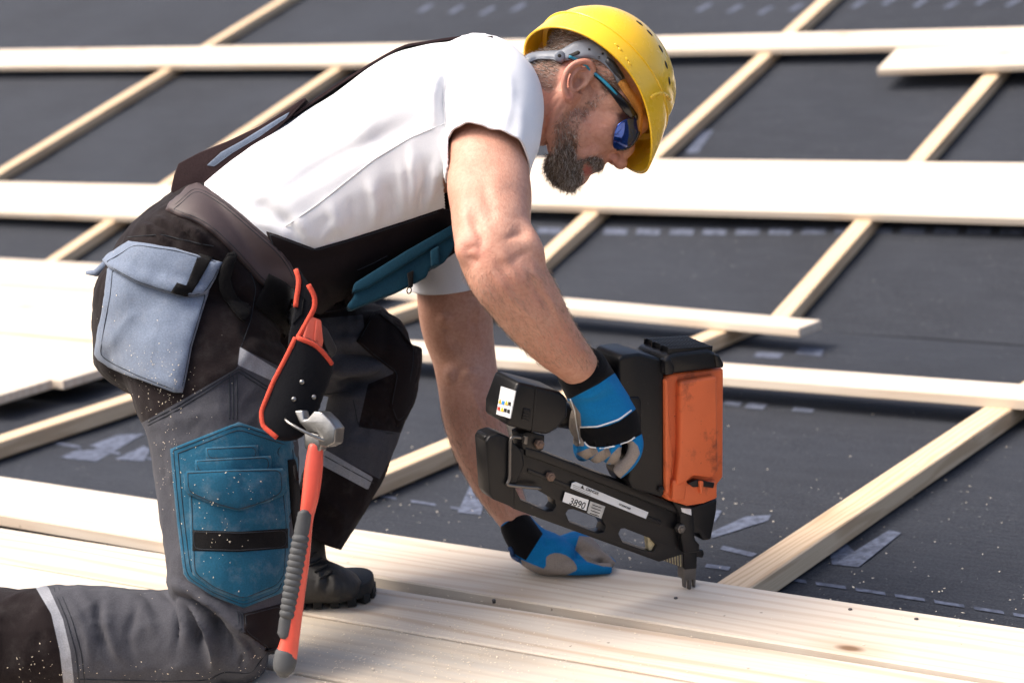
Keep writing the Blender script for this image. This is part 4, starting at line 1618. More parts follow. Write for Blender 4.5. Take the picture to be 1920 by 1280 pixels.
strands('beard', BEARD, 5200, lambda q: .006 + .011 * np.clip((q[1] - 230) / 110, 0, 1), fl_beard, .75, .28, lambda q: .38 + .06 * (q[1] > 300), keep_c=-.01)
strands('moustache', [(1094, 302), (1104, 290), (1122, 290), (1134, 300), (1133, 316), (1120, 318), (1108, 304)], 700, lambda q: .008, lambda q: (-.35, -.9), .5, .16, lambda q: .2)
HAIR = [(988, 118), (996, 80), (1034, 50), (1100, 60), (1150, 95), (1172, 150), (1160, 175), (1140, 178), (1125, 168), (1118, 140), (1100, 112), (1072, 114), (1052, 130), (1046, 160), (1030, 176), (1008, 160), (994, 140)]
strands('hair', HAIR, 5200, lambda q: .012 if q[1] < 125 else .006, lambda q: (-.75, -.65), .28, .08, lambda q: .55 if q[1] > 112 else .22, keep_c=-.03)
# scalp shading under the hair is hair-coloured skin
_bd = body.data.attributes['beard']
_hs = np.where(hz, sdf(proj(get_co(body_me)), smoothpoly(HAIR, 3)), -50)
_lat = (get_co(body_me) - HP(0, 0, 0)) @ HC
_ear = np.array([_e for _e in (_lat > .0705)])
_v = np.empty(len(body_me.vertices), np.float32)
_bd.data.foreach_get('value', _v)
_v = np.maximum(_v, np.clip(_hs / 9 + .1, 0, .75) * (~_ear))
_bd.data.foreach_set('value', _v)
# eyebrow of the near side and fine forearm hairs
def arm_hairs(n):
    co_, no_ = get_co(arms_me), get_no(arms_me)
    q = proj(co_)
    ok = ((q[:, 2] < 2.8) & (q[:, 1] > 500) & (q[:, 1] < 690) & (q[:, 0] > 850) & ((no_ @ FWD) < .35)) | ((q[:, 2] > 3.05) & (q[:, 1] > 760) & (q[:, 1] < 960) & ((no_ @ FWD) < .3))
    idx = np.where(ok)[0]
    V, Fc, tone = [], [], []
    for i in rng.choice(idx, n):
        nn = no_[i]
        ax = unit(P(1100, 705, 2.785) - P(932, 480, 2.625)) if q[i, 2] < 2.9 else unit(P(973, 988, 3.12) - P(870, 670, 3.18))
        d = unit(ax - nn * (ax @ nn) + rng.normal(0, .22, 3) + nn * .22)
        p = co_[i] + rng.normal(0, .001, 3)
        L = rng.uniform(.007, .014)
        a = unit(np.cross(d, FWD)) * .00013
        k = len(V)
        p2 = p + d * L * .5
        p3 = p + unit(d - nn * .25) * L
        V += [p + a, p - a, p2 + a, p2 - a, p3]
        Fc += [(k, k + 1, k + 3, k + 2), (k + 2, k + 3, k + 4)]
        tone += [rng.uniform(.5, .85)] * 5
    mesh_obj('arm_hair', V, Fc, M_HAIR, person, attrs={'tone': tone})


arm_hairs(3800)

# ================================================================== helmet
HSC = .000828
AL = math.radians(24)
h_img = RIGHT * .69 + UP * .72
HR = RIGHT * .72 - UP * .69                       # towards the peak
HH = h_img * math.cos(AL) + FWD * math.sin(AL)    # helmet up
HCC = HC * math.cos(AL) + h_img * math.sin(AL)    # towards the camera
HO = P(1113, 163, DM)
helmet = thing('hard_hat', 'yellow hard hat with grey inner headband on the bearded man', 'helmet', HO)


def kset(o):
    o.parent = helmet
    o.matrix_parent_inverse = Matrix.Translation(-Vector(helmet['_m']))
    return o


def yellow_mat():
    m, nt, bs = new_mat('yellow_helmet_plastic')
    co = objco(nt)
    n = noise(nt, 6, 4, .5, co)
    c = mixc(nt, ramp(nt, n, [(.3, 0.0), (.7, 1.0)]), (.86, .50, .012), (.90, .56, .02))
    sc = noise(nt, 120, 3, .6, objco(nt, (1, 6, 1)))
    c = mixc(nt, ramp(nt, sc, [(.68, 0.0), (.8, .35)]), c, (.55, .34, .03))
    lk(nt, c, bs.inputs['Base Color'])
    bs.inputs['Roughness'].default_value = .24
    bs.inputs['Coat Weight'].default_value = .3
    bs.inputs['Coat Roughness'].default_value = .12
    lk(nt, ramp(nt, noise(nt, 25, 4, .6, co), [(.3, .18), (.8, .38)]), bs.inputs['Roughness'])
    return m


M_YEL = yellow_mat()
NA, NR = 120, 30
rows = []
a_ = np.linspace(0, 2 * math.pi, NA, endpoint=False)
RA, CA, HA = .1155, .111, .1215


def helm_pt(phi, t):
    """t 0..1 top to ridge, 1..1.35 ridge to rim"""
    cp, sp = math.cos(phi), math.sin(phi)
    if t <= 1:
        th = t * math.pi / 2
        k = math.sin(th) ** .92
        r, c = RA * k * cp, CA * k * sp
        h = .026 + (HA - .026) * (math.cos(th) ** .95)
        # raised crest down the middle and ledge above the brim
        w = .030
        cr = 1 / (1 + math.exp((abs(c) - w) / .0022))
        env = min(1, max(0, (t - .05) / .25)) * min(1, max(0, (1.02 - t) / .12))
        s = 1 + .030 * cr * (1 if r > -.02 else .75) * (.4 + .6 * env)
        return r * s, c * s, h * s
    g = (t - 1) / .35
    front = max(0, math.cos(phi)) ** 3
    rear = max(0, -math.cos(phi)) ** 2
    side = abs(math.sin(phi)) ** 3
    out = .0085 + .0030 * g
    k = 1 + out / .115
    r = RA * k * cp + front * .024 * g ** .8
    c = CA * k * sp * (1 - .12 * front * g)
    h = .026 - .033 * g - .036 * front * g ** 1.2 - .012 * rear * g - .003 * side * g
    return r, c, h


ts = list(np.linspace(.02, 1, 26)) + [1.005, 1.04, 1.1, 1.17, 1.24, 1.30, 1.34, 1.35]
rings = []
for t in ts:
    rings.append(np.array([HO + HR * r + HCC * c + HH * h for r, c, h in (helm_pt(p, t) for p in a_)]))
v, f = rings_mesh(rings, False)
f.append(tuple(range(NA))[::-1])
shell = kset(mesh_obj('shell', v, f, M_YEL))
sd_ = shell.modifiers.new('t', 'SOLIDIFY')
sd_.thickness = .0035
sd_.offset = -1
shell.data.set_sharp_from_angle(angle=.7)
HELM_B = bvh_of(shell.data)
M_DARK = simple('dark_hollow', (.012, .010, .008), .8)
for x, y, l in ((1203, 42, 9), (1222, 60, 9), (1243, 90, 9), (1253, 120, 9), (1259, 150, 8)):
    lo_, n_, hit = cast(HELM_B, x - 4, y + 2, DM)
    tn = unit(np.cross(n_, np.cross(HR, n_)))
    v, f = ball(lo_, (tn * .0068, unit(np.cross(n_, tn)) * .0030, n_ * .0012), 14)
    kset(mesh_obj('vent', v, f, M_DARK))
bead = [HO + HR * r + HCC * c + HH * h for r, c, h in (helm_pt(p, 1.012) for p in a_)]  # raised bead added so the ledge line catches a highlight
v, f = tube(bead, .0019, 8, closed=True)
kset(mesh_obj('ledge_highlight_bead', v, f, M_YEL))
# grip blocks moulded on the brim ledge
for x, y in ((1156, 85), (1163, 93), (1176, 112), (1181, 120)):
    lo_, n_, hit = cast(HELM_B, x, y, DM)
    tn = unit(np.cross(n_, np.cross(HR, n_)))
    v, f = ball(lo_, (tn * .004, unit(np.cross(n_, tn)) * .0016, n_ * .0014), 10)
    kset(mesh_obj('moulded_notch', v, f, M_YEL))
lines = surf_line(HELM_B, [(1210, 196), (1220, 182), (1234, 174), (1248, 176), (1256, 186)], .0004, 5, DM)
v, f = tube(lines, .0030, 8)
kset(mesh_obj('moulded_arch', v, f, M_YEL))
# inner headband
M_BAND = simple('grey_band_plastic', (.17, .19, .225), .45, var=.08)
HB_ = HEAD_B
band = smoothpoly([(984, 114), (1000, 105), (1040, 100), (1056, 96), (1078, 82), (1095, 78), (1116, 80), (1138, 98), (1160, 128), (1170, 150), (1158, 158), (1148, 138), (1128, 118), (1106, 109), (1080, 112), (1064, 116), (1048, 120), (1038, 116), (1010, 116), (992, 122)], 3)
v, f = patch(HB_, band, 6, .0085, 2, .0025, DM - .07, 8)
kset(mesh_obj('headband', v, f, M_BAND))
BB = BVHTree.FromPolygons([tuple(x) for x in v], f)
for poly in ([(1066, 103), (1084, 95), (1088, 98), (1086, 102), (1068, 108)], [(1103, 91), (1107, 91), (1107, 95), (1103, 95)], [(1121, 106), (1125, 106), (1125, 110), (1121, 110)], [(1128, 99), (1132, 99), (1132, 103), (1128, 103)]):
    v, f = patch(BB, poly, 3, .0012, 1, .002, DM - .08, 1)
    kset(mesh_obj('band_slot', v, f, M_DARK))
l_, n_, _ = cast(BB, 1051, 108, DM - .08)
rg = [l_ + n_ * z + (RIGHT * math.cos(a) * 1.0 + UP * math.sin(a)) * r for z, r in ((0, .0085), (.0035, .0085), (.005, .007), (.005, .003)) for a in np.linspace(0, 2 * math.pi, 20, endpoint=False)]
v, f = rings_mesh([np.array(rg[i * 20:(i + 1) * 20]) for i in range(4)])
kset(mesh_obj('ratchet_knob', v, f, M_BAND))
v, f = ball(l_ + n_ * .005, (RIGHT * .003, UP * .003, n_ * .001), 8)
kset(mesh_obj('knob_socket', v, f, M_DARK))
# sweat pad at the temple
M_PAD = cloth('tan_sweat_pad', (.62, .27, .06), weave=900)
v, f = patch(HB_, smoothpoly([(1156, 158), (1168, 148), (1178, 166), (1196, 192), (1202, 230), (1198, 246), (1190, 214), (1176, 188)], 2), 6, .014, 3, .004, DM - .05, 8)
kset(mesh_obj('sweat_pad', v, f, M_PAD))
v, f = patch(HB_, [(1138, 108), (1152, 118), (1166, 142), (1160, 150), (1148, 136), (1134, 118)], 5, .0135, 2, .004, DM - .07, 6)
kset(mesh_obj('band_clip', v, f, simple('dark_clip_plastic', (.03, .032, .036), .4)))

# ================================================================== sunglasses
glasses = thing('sunglasses', 'wraparound sunglasses with blue mirror lens and teal-edged black temples', 'sunglasses', P(1165, 230, 2.88))


def gset(o):
    o.parent = glasses
    o.matrix_parent_inverse = Matrix.Translation(-Vector(glasses['_m']))
    return o


def lens_mat():
    m, nt, bs = new_mat('blue_mirror_lens')
    t = objco(nt)
    g = noise(nt, 14, 2, .5, t, .3)
    c = mixc(nt, ramp(nt, g, [(.35, 0.0), (.65, 1.0)]), (.008, .035, .22), (.012, .09, .50))
    lk(nt, c, bs.inputs['Base Color'])
    bs.inputs['Metallic'].default_value = .75
    bs.inputs['Roughness'].default_value = .06
    bs.inputs['Coat Weight'].default_value = 1
    return m


M_GBLK = simple('gloss_black', (.008, .008, .010), .22, var=.1)
M_GTEAL = simple('teal_rubber', (.012, .19, .30), .4, var=.1)
wrap = ball(HP(62, 2, 0), (HF * 98 * HPX, HU * 70 * HPX, HC * .079), 64)
WR = BVHTree.FromPolygons([tuple(x) for x in wrap[0]], wrap[1])
lens = smoothpoly([(1151, 277), (1150, 262), (1156, 238), (1172, 225), (1186, 222), (1196, 228), (1196, 246), (1188, 266), (1176, 276), (1162, 280)], 3)
v, f = patch(WR, lens, 5, .0015, 2, .0025, DM - .05, 4)
gset(mesh_obj('lens', v, f, lens_mat()))
up_edge = surf_line(WR, [(1188, 214), (1196, 224), (1199, 238), (1195, 256), (1186, 271), (1172, 281), (1156, 281)], .001, 5, DM - .04)
v, f = tube(up_edge, np.linspace(.004, .002, len(up_edge)), 8)
gset(mesh_obj('frame', v, f, M_GBLK))


def flat_arm(pl, wid, thk):
    q2 = catmull(pl, 5)
    w = np.interp(np.linspace(0, 1, len(q2)), np.linspace(0, 1, len(wid)), wid)
    rings = []
    for i in range(len(q2)):
        t = unit(q2[min(i + 1, len(q2) - 1)] - q2[max(i - 1, 0)])
        s = unit(np.cross(t, HC))
        o_ = unit(np.cross(s, t))
        an = np.linspace(0, 2 * math.pi, 12, endpoint=False)
        rings.append(q2[i] + np.outer(np.cos(an), s) * w[i] + np.outer(np.sin(an), o_) * thk)
    return rings_mesh(rings)


for s in (1, -1):
    def TP(x, y, c):
        p = P(x, y, DM - c)
        return p if s > 0 else p + FWD * 2 * c
    v, f = flat_arm([TP(1066, 108, .076), TP(1090, 120, .0715), TP(1118, 142, .0735), TP(1142, 164, .077), TP(1160, 184, .077), TP(1176, 204, .071), TP(1188, 218, .061)], [.002, .0028, .0035, .0045, .0065, .0075, .006], .0022)
    gset(mesh_obj('temple', v, f, M_GBLK))
    v, f = flat_arm([TP(1067, 106, .078), TP(1090, 118, .0735), TP(1118, 140, .0758), TP(1140, 160, .0793), TP(1157, 178, .079)], [.0022, .0022, .0022, .0026, .0015], .0018)
    gset(mesh_obj('temple_tip', v, f, M_GTEAL))
# ================================================================== gloves
GBLUE = (.008, .21, .52)
GLBLK = (.006, .006, .007)
GPALM = (.36, .31, .27)


def finger(pts, r):
    return tube([P(*p) for p in pts], r, 14, seg=4)


def glove(name, parts, vox, regs, sm=5, wr=(), parent=person):
    me = remesh(parts, vox, sm)
    if wr:
        wrinkle(me, wr)
    q = proj(get_co(me))
    at = {}
    for k, polys in regs.items():
        s = np.full(len(q), -300.0)
        for p in polys:
            s = np.maximum(s, sdf(q, p))
        at[k] = s
    m = cloth(name + '_cloth', GBLUE, [('palm', GPALM), ('black', GLBLK)], weave=1500, var=.2, bstr=.35)
    return me_obj('glove', me, m, parent, attrs=at)


# near hand round the grip
hr = [limb([(1091, 692, 2.785, 49, .038), (1106, 720, 2.81, 51, .038), (1124, 752, 2.825, 54, .036), (1140, 785, 2.84, 57, .036), (1148, 812, 2.845, 56, .036)], ex=2.3),
      ball(P(1092, 790, 2.86), (RIGHT * .022, UP * .030, FWD * .024)),
      ball(P(1178, 785, 2.845), (RIGHT * .018, UP * .028, FWD * .022))]
for x, d0 in ((1100, 2.835), (1126, 2.828), (1152, 2.828)):
    y0 = 822 + (x - 1100) * .12
    hr.append(finger([(x, y0 - 25, d0), (x + 1, y0 + 4, d0 - .004), (x - 2, y0 + 22, d0 + .008), (x - 8, y0 + 30, d0 + .030), (x - 14, y0 + 18, d0 + .055), (x - 14, y0 - 8, d0 + .062)], [.0125, .0125, .0115, .0105, .010, .009]))
hr.append(finger([(1182, 800, 2.838), (1192, 828, 2.836), (1188, 852, 2.838), (1174, 872, 2.842), (1156, 888, 2.846)], [.013, .012, .0115, .0112, .0100]))
# thumb closes on the far side
hr.append(finger([(1092, 770, 2.88), (1105, 800, 2.915), (1135, 818, 2.925), (1165, 820, 2.92)], [.015, .014, .012, .010]))
glove('right_glove', hr, .0021, {
    'black': [[(1020, 690), (1130, 640), (1160, 694), (1122, 720), (1070, 747), (1045, 745)], smoothpoly([(1087, 803), (1120, 802), (1160, 790), (1190, 768), (1215, 755), (1225, 800), (1206, 812), (1170, 830), (1130, 838), (1098, 834)], 2)],
    'palm': [[(1040, 750), (1072, 752), (1088, 775), (1090, 802), (1096, 836), (1080, 836), (1050, 810)],
             smoothpoly([(1186, 826), (1200, 850), (1176, 884), (1150, 904), (1132, 892), (1150, 862), (1168, 836)], 2),
             [(1098, 842), (1116, 836), (1122, 848), (1100, 862), (1080, 850)], [(1122, 848), (1140, 838), (1146, 852), (1122, 872), (1104, 864)], [(1148, 850), (1160, 838), (1168, 838), (1150, 866), (1134, 872)]]},
    wr=[([(1085, 745), (1110, 742), (1140, 722)], 5, .002), ([(1085, 755), (1120, 754), (1155, 732)], 6, -.002), ([(1095, 775), (1120, 785), (1150, 778)], 8, .0015), ([(1130, 700), (1150, 730), (1175, 760)], 7, .0015),
        ([(1112, 822), (1113, 850)], 3.5, -.004), ([(1139, 824), (1139, 855)], 3.5, -.004), ([(1168, 822), (1168, 850)], 3.5, -.004), ([(1066, 746), (1100, 736), (1150, 700)], 3, -.002)])
RGL = COL.objects[-1]
GB = bvh_of(RGL.data)
M_PIPE = simple('white_piping', (.75, .75, .74), .7)
for pl in ([(1089, 800), (1120, 799), (1160, 786), (1183, 769)], [(1096, 828), (1102, 837), (1130, 840), (1170, 832), (1190, 819)]):
    v, f = tube(surf_line(GB, pl, .0006, 5, 2.8), .0013, 6)
    o = mesh_obj('glove_piping', v, f, M_PIPE, None); o.parent = RGL; o.matrix_parent_inverse = RGL.matrix_world.inverted()
v, f = tube(surf_line(GB, [(1070, 748), (1078, 770), (1082, 800), (1088, 830)], .0004, 5, 2.8), .0012, 6)
o = mesh_obj('glove_seam', v, f, M_PIPE, None); o.parent = RGL; o.matrix_parent_inverse = RGL.matrix_world.inverted()

# far hand pressed on the plank
hl = [limb([(966, 980, 3.125, 31, .034), (980, 1002, 3.12, 35, .038), (1002, 1026, 3.118, 40, .044), (1035, 1040, 3.118, 40, .050), (1062, 1042, 3.12, 33, .050)], ex=2.3),
      ball(P(1020, 1055, 3.10), (RIGHT * .034, UP * .016, FWD * .03)), ball(P(1095, 1045, 3.11), (RIGHT * .034, UP * .013, FWD * .03))]
hl.append(finger([(1005, 1052, 3.090), (1045, 1060, 3.082), (1085, 1064, 3.078), (1120, 1065, 3.08), (1146, 1065, 3.084)], [.014, .0145, .0125, .0105, .009]))
for k, (d, l, up) in enumerate(((3.105, 1150, 0), (3.128, 1146, 4), (3.150, 1136, 8), (3.170, 1112, 10))):
    hl.append(finger([(1052, 1028 - up, d), (1082, 1018 - up, d), (1106, 1030 - up, d), (1130 - k * 4, 1046 - up, d), (l, 1060 - up, d)], [.0125, .012, .011, .010, .009]))
glove('left_glove', hl, .0022, {
    'black': [[(920, 1000), (985, 955), (1018, 1000), (986, 1050), (950, 1030)]],
    'palm': [smoothpoly([(1012, 1076), (1024, 1060), (1024, 1044), (1040, 1036), (1060, 1040), (1076, 1052), (1082, 1066), (1074, 1072), (1056, 1080), (1030, 1084)], 2),
             [(1078, 1030), (1086, 1004), (1110, 1006), (1160, 1060), (1152, 1063), (1130, 1061), (1100, 1052)], [(976, 1048), (1000, 1058), (1030, 1070), (1020, 1080), (980, 1062)]]},
    wr=[([(1020, 1005), (1024, 1018), (1034, 1022)], 4, -.003), ([(1000, 1005), (1030, 1012), (1060, 1008)], 5, .002), ([(1060, 1025), (1050, 1035), (1045, 1045)], 5, -.002), ([(1084, 1034), (1105, 1048), (1135, 1054)], 3, -.004), ([(1098, 1030), (1120, 1046), (1140, 1050)], 3, -.002)])
LGL = COL.objects[-1]
v, f = tube(surf_line(bvh_of(LGL.data), [(946, 1030), (962, 1040), (976, 1048)], .003, 4, 3.09), [.004] * len(surf_line(bvh_of(LGL.data), [(946, 1030), (962, 1040), (976, 1048)], .003, 4, 3.09)), 8)
o = mesh_obj('cuff_tab', v, f, simple('blue_rubber_tab', (.02, .06, .16), .5), None); o.parent = LGL; o.matrix_parent_inverse = LGL.matrix_world.inverted()

# ================================================================== boots
M_BOOT = simple('worn_black_leather', (.018, .0175, .017), .62, var=.35, nscale=45, bumps=.5, bscale=120, bdist=.002)
M_SOLE = simple('black_rubber_sole', (.008, .008, .008), .75, var=.3, bumps=.4, bscale=150)
boot_parts = [limb([(500, 1098, 3.045, 36, .036), (545, 1088, 3.04, 44, .042), (590, 1088, 3.035, 42, .046), (626, 1094, 3.03, 36, .047), (650, 1100, 3.028, 30, .045), (664, 1105, 3.026, 21, .036)], ex=2.3),
              limb([(560, 1000, 3.045, 46, .045), (565, 1040, 3.045, 46, .045), (566, 1085, 3.04, 50, .044)])]
bme = remesh(boot_parts, .003, 5)
wrinkle(bme, [([(600, 1070), (612, 1085), (608, 1110)], 5, -.004), ([(588, 1062), (600, 1080), (596, 1110)], 5, .003), ([(620, 1075), (628, 1090), (626, 1115)], 5, .003), ([(640, 1082), (644, 1100), (640, 1122)], 4, -.002)])
boot = me_obj('boot', bme, M_BOOT, person)
FS = Frame(P(600, 1130, 3.03), E1 * 1.0, ROOF.V)
so = []
for k in range(40):
    a = 2 * math.pi * k / 40
    so.append(a)
outline = smoothpoly([(-.115, -.040), (-.115, .040), (-.05, .044), (.02, .052), (.078, .052), (.104, .026), (.104, -.026), (.078, -.052), (.02, -.052), (-.05, -.044)], 4)
FT = Frame(ROOF.at(*ROOF.uv(580, 1122, .0), 0.0), RIGHT - ROOF.N * (RIGHT @ ROOF.N), ROOF.V)
FT = Frame(FT.O, FT.U, np.cross(ROOF.N, FT.U))
me = prism(FT, outline, .010, .032, bevel=.004, uv=True)
o = hard('sole', me, M_SOLE); o.parent = boot; o.matrix_parent_inverse = boot.matrix_world.inverted()
lugs = []
nlug = 22
per = np.concatenate([outline, outline[:1]])
L = np.concatenate([[0], np.cumsum(np.linalg.norm(np.diff(per, axis=0), axis=1))])
for k in range(nlug):
    s0 = L[-1] * k / nlug
    p = np.array([np.interp(s0, L, per[:, 0]), np.interp(s0, L, per[:, 1])])
    p2 = np.array([np.interp(s0 + .004, L, per[:, 0]), np.interp(s0 + .004, L, per[:, 1])])
    t = unit(p2 - p)
    n2 = np.array([-t[1], t[0]])
    qd = [p + t * .0075 + n2 * .002, p - t * .0075 + n2 * .002, p - t * .006 - n2 * .016, p + t * .006 - n2 * .016]
    if np.linalg.norm(qd[2]) > np.linalg.norm(qd[0]):
        qd = [p + t * .0075 - n2 * .002, p - t * .0075 - n2 * .002, p - t * .006 + n2 * .016, p + t * .006 + n2 * .016]
    me = prism(FT, qd, .0005, .016, bevel=.0015, uv=True)
    o = hard('lug', me, M_SOLE); o.parent = boot; o.matrix_parent_inverse = boot.matrix_world.inverted()
BT = bvh_of(bme)
for k in range(4):
    x, y = 578 + k * 10, 1040 + k * 12
    pts = surf_line(BT, [(x - 8, y + 8), (x + 6, y + 2), (x + 14, y - 4)], .002, 4, 3.0)
    v, f = tube(pts, .0022, 6)
    o = mesh_obj('lace', v, f, M_SOLE, None); o.parent = boot; o.matrix_parent_inverse = boot.matrix_world.inverted()
# boot of the kneeling leg, out of the frame to the left
v, f = limb([(-300, 1210, 2.80, 60, .05), (-360, 1190, 2.80, 62, .05), (-420, 1215, 2.80, 46, .045), (-470, 1245, 2.80, 34, .04)])
mesh_obj('boot', v, f, M_BOOT, person)
# ================================================================== nail gun
YAW = math.radians(28)
GU = np.array([math.cos(YAW), math.sin(YAW), 0])
GV = np.array([-.03, -.16, .98])
G0 = Frame(P(1292, 1095, 3.0), GU, GV)


def GF(h):
    """plane of the tool shifted h metres towards the camera"""
    return Frame(G0.O + G0.N * h, G0.U, G0.V)


gun = thing('nail_gun', 'orange and black cordless framing nail gun pressed on the plank', 'nail gun', P(1292, 1101, 3.0))


def nset(o):
    o.parent = gun
    o.matrix_parent_inverse = Matrix.Translation(-Vector(gun['_m']))
    return o


def scuffed(name, col, rough, dirt, amount, scale=18, bscale=300, edge=(.6, .72)):
    m, nt, bs = new_mat(name)
    co = objco(nt)
    n = noise(nt, 12, 5, .6, co)
    c = mixc(nt, ramp(nt, n, [(.3, 0.0), (.7, 1.0)]), tuple(x * .88 for x in col), col)
    d = noise(nt, scale, 8, .72, co)
    c = mixc(nt, ramp(nt, d, [(edge[0], 0.0), (edge[1], amount)]), c, dirt)
    s = noise(nt, 140, 3, .6, co)
    c = mixc(nt, ramp(nt, s, [(.70, 0.0), (.76, amount)]), c, dirt)
    lk(nt, c, bs.inputs['Base Color'])
    bs.inputs['Roughness'].default_value = rough
    bs.inputs['Specular IOR Level'].default_value = .3
    bump(nt, bs, noise(nt, bscale, 3, .6, co), .22, .001)
    return m


M_GORG = scuffed('orange_housing_plastic', (.68, .145, .048), .5, (.05, .025, .02), .9, 14, 300, (.55, .72))
M_GBK = scuffed('black_housing_plastic', (.006, .006, .007), .40, (.06, .057, .055), .45, 25, 260, (.62, .8))
M_GMET = scuffed('black_coated_metal', (.0065, .0065, .0075), .36, (.08, .07, .06), .5, 30, 400, (.64, .8))
M_GST = scuffed('worn_steel', (.16, .15, .14), .45, (.10, .05, .03), .8, 60)
M_GST.node_tree.nodes['Principled BSDF'].inputs['Metallic'].default_value = .9
M_RUST = scuffed('rusty_bolt', (.17, .11, .08), .6, (.05, .03, .02), .8, 60)


def gp(name, poly, h0, h1, mat, bevel=.002, holes=(), rnd=0):
    """outline traced at the near face h1"""
    fr = GF(h1)
    if rnd:
        poly = smoothpoly(poly, rnd)
    me = prism(fr, [tuple(p) for p in poly], h0 - h1, 0.0, holes=holes, bevel=bevel)
    return nset(hard(name, me, mat))


slots = [[(966, 915), (985, 912), (1006, 917), (1040, 937), (1043, 948), (1037, 957), (1025, 958), (977, 937)],
         [(1061, 962), (1066, 955), (1074, 954), (1129, 973), (1136, 986), (1133, 997), (1120, 999), (1068, 979)],
         [(1160, 1000), (1164, 991), (1171, 990), (1220, 1009), (1232, 1022), (1226, 1034), (1214, 1033), (1168, 1017)]]
gp('magazine', [(968, 838), (1000, 846), (1015, 856), (1243, 944), (1285, 962), (1288, 1036), (1236, 1053), (964, 954), (960, 925)], -.013, .013, M_GMET, .0015, slots)
gp('magazine_rail', [(985, 838), (1015, 846), (1243, 934), (1276, 950), (1276, 966), (1243, 952), (1015, 864), (985, 854)], -.017, .017, M_GMET, .002)
gp('magazine_ridge', [(990, 878), (1240, 976), (1240, 984), (990, 886)], -.0155, .0155, M_GMET, .0012)
gp('end_cap', [(912, 828), (918, 818), (935, 812), (954, 819), (980, 846), (984, 872), (966, 915), (966, 953), (925, 936), (919, 926)], -.020, .020, M_GBK, .003)
gp('end_latch', [(908, 820), (914, 815), (922, 819), (920, 838), (912, 836)], -.014, .014, M_GBK, .002)
# nails showing in the strip
M_STRIP = simple('paper_nail_strip', (.50, .42, .25), .6, var=.25, nscale=150)
gp('nail_strip', [(1238, 1048), (1258, 1031), (1288, 1034), (1288, 1066)], -.006, .008, M_STRIP, .0005)
gp('nail_strip', [(1214, 1004), (1232, 1010), (1236, 1026), (1218, 1034)], -.006, .006, M_STRIP, .0005)
for k in range(9):
    x = 1243 + k * 5
    y0, y1 = 1050 - k * 1.8, 1050 + k * 1.9
    a, b = GF(.0085).pt(x, max(1032, 1050 - k * 3)), GF(.0085).pt(x + 1, min(1065, y1))
    v, f = tube([a, b], .0013, 6)
    nset(mesh_obj('nail', v, f, M_GST))

# body
gp('rear_housing', [(1160, 676), (1166, 666), (1200, 662), (1240, 672), (1246, 700), (1246, 930), (1240, 932), (1188, 917), (1179, 898), (1184, 868), (1170, 800), (1162, 720)], -.036, .036, M_GBK, .006)
gp('rear_cover', [(1166, 745), (1199, 744), (1202, 752), (1203, 850), (1190, 880), (1180, 860), (1172, 800)], .030, .0385, M_GBK, .002)
gp('housing', [(1243, 708), (1262, 700), (1358, 690), (1357, 895), (1346, 908), (1346, 934), (1320, 944), (1290, 949), (1252, 938), (1246, 928)], -.040, .030, M_GORG, .005)
gp('housing_foot', [(1286, 906), (1344, 900), (1346, 934), (1320, 944), (1290, 949), (1262, 940)], .02, .0375, M_GORG, .004)
gp('housing_face', [(1277, 716), (1345, 705), (1348, 882), (1338, 896), (1300, 892), (1290, 902), (1270, 912), (1276, 840)], .024, .0445, M_GORG, .005)
gp('housing_rib', [(1247, 712), (1254, 710), (1256, 800), (1262, 860), (1256, 925), (1249, 925)], .024, .0420, M_GORG, .003)
gp('housing_rib', [(1262, 902), (1280, 896), (1290, 902), (1284, 938), (1262, 938)], .024, .0400, M_GORG, .003)
gp('housing_notch', [(1290, 906), (1306, 899), (1340, 905), (1338, 915), (1318, 912), (1300, 913)], .03, .0392, M_GBK, .001)
gp('housing_rib', [(1312, 902), (1320, 902), (1319, 925), (1314, 925)], .036, .044, M_GORG, .002)
# top cap with air grille
gp('top_cap', [(1243, 704), (1243, 684), (1250, 668), (1268, 662), (1330, 655), (1346, 664), (1357, 680), (1358, 690), (1300, 697)], -.041, .0415, M_GBK, .007)
gp('top_cap_rib', [(1246, 676), (1258, 670), (1266, 690), (1264, 702), (1248, 704)], .030, .0445, M_GBK, .003)
gp('top_cap_rib', [(1340, 664), (1350, 666), (1358, 682), (1357, 690), (1344, 690)], .030, .0445, M_GBK, .003)
FR = GF(.0415)
ul, vl = FR.uv(1272, 661)
ur, vr = FR.uv(1330, 655)
vt = max(vl, vr)
hw = .034
for k in range(13):
    t = (k + .5) / 13
    u = ul - .012 + (ur - ul + .020) * t
    me = prism(G0, [(u - .0012, vt - .006), (u + .0012, vt - .006), (u + .0012, vt + .0042), (u - .0012, vt + .0042)], -hw, hw, uv=True, bevel=.0006)
    nset(hard('grille_bar', me, M_GBK))
for hh in (-.034, -.012, .012, .034):
    me = prism(G0, [(ul - .014, vt - .006), (ur + .010, vt - .006), (ur + .010, vt + .0035), (ul - .014, vt + .0035)], hh - .0015, hh + .0015, uv=True, bevel=.0005)
    nset(hard('grille_rail', me, M_GBK))
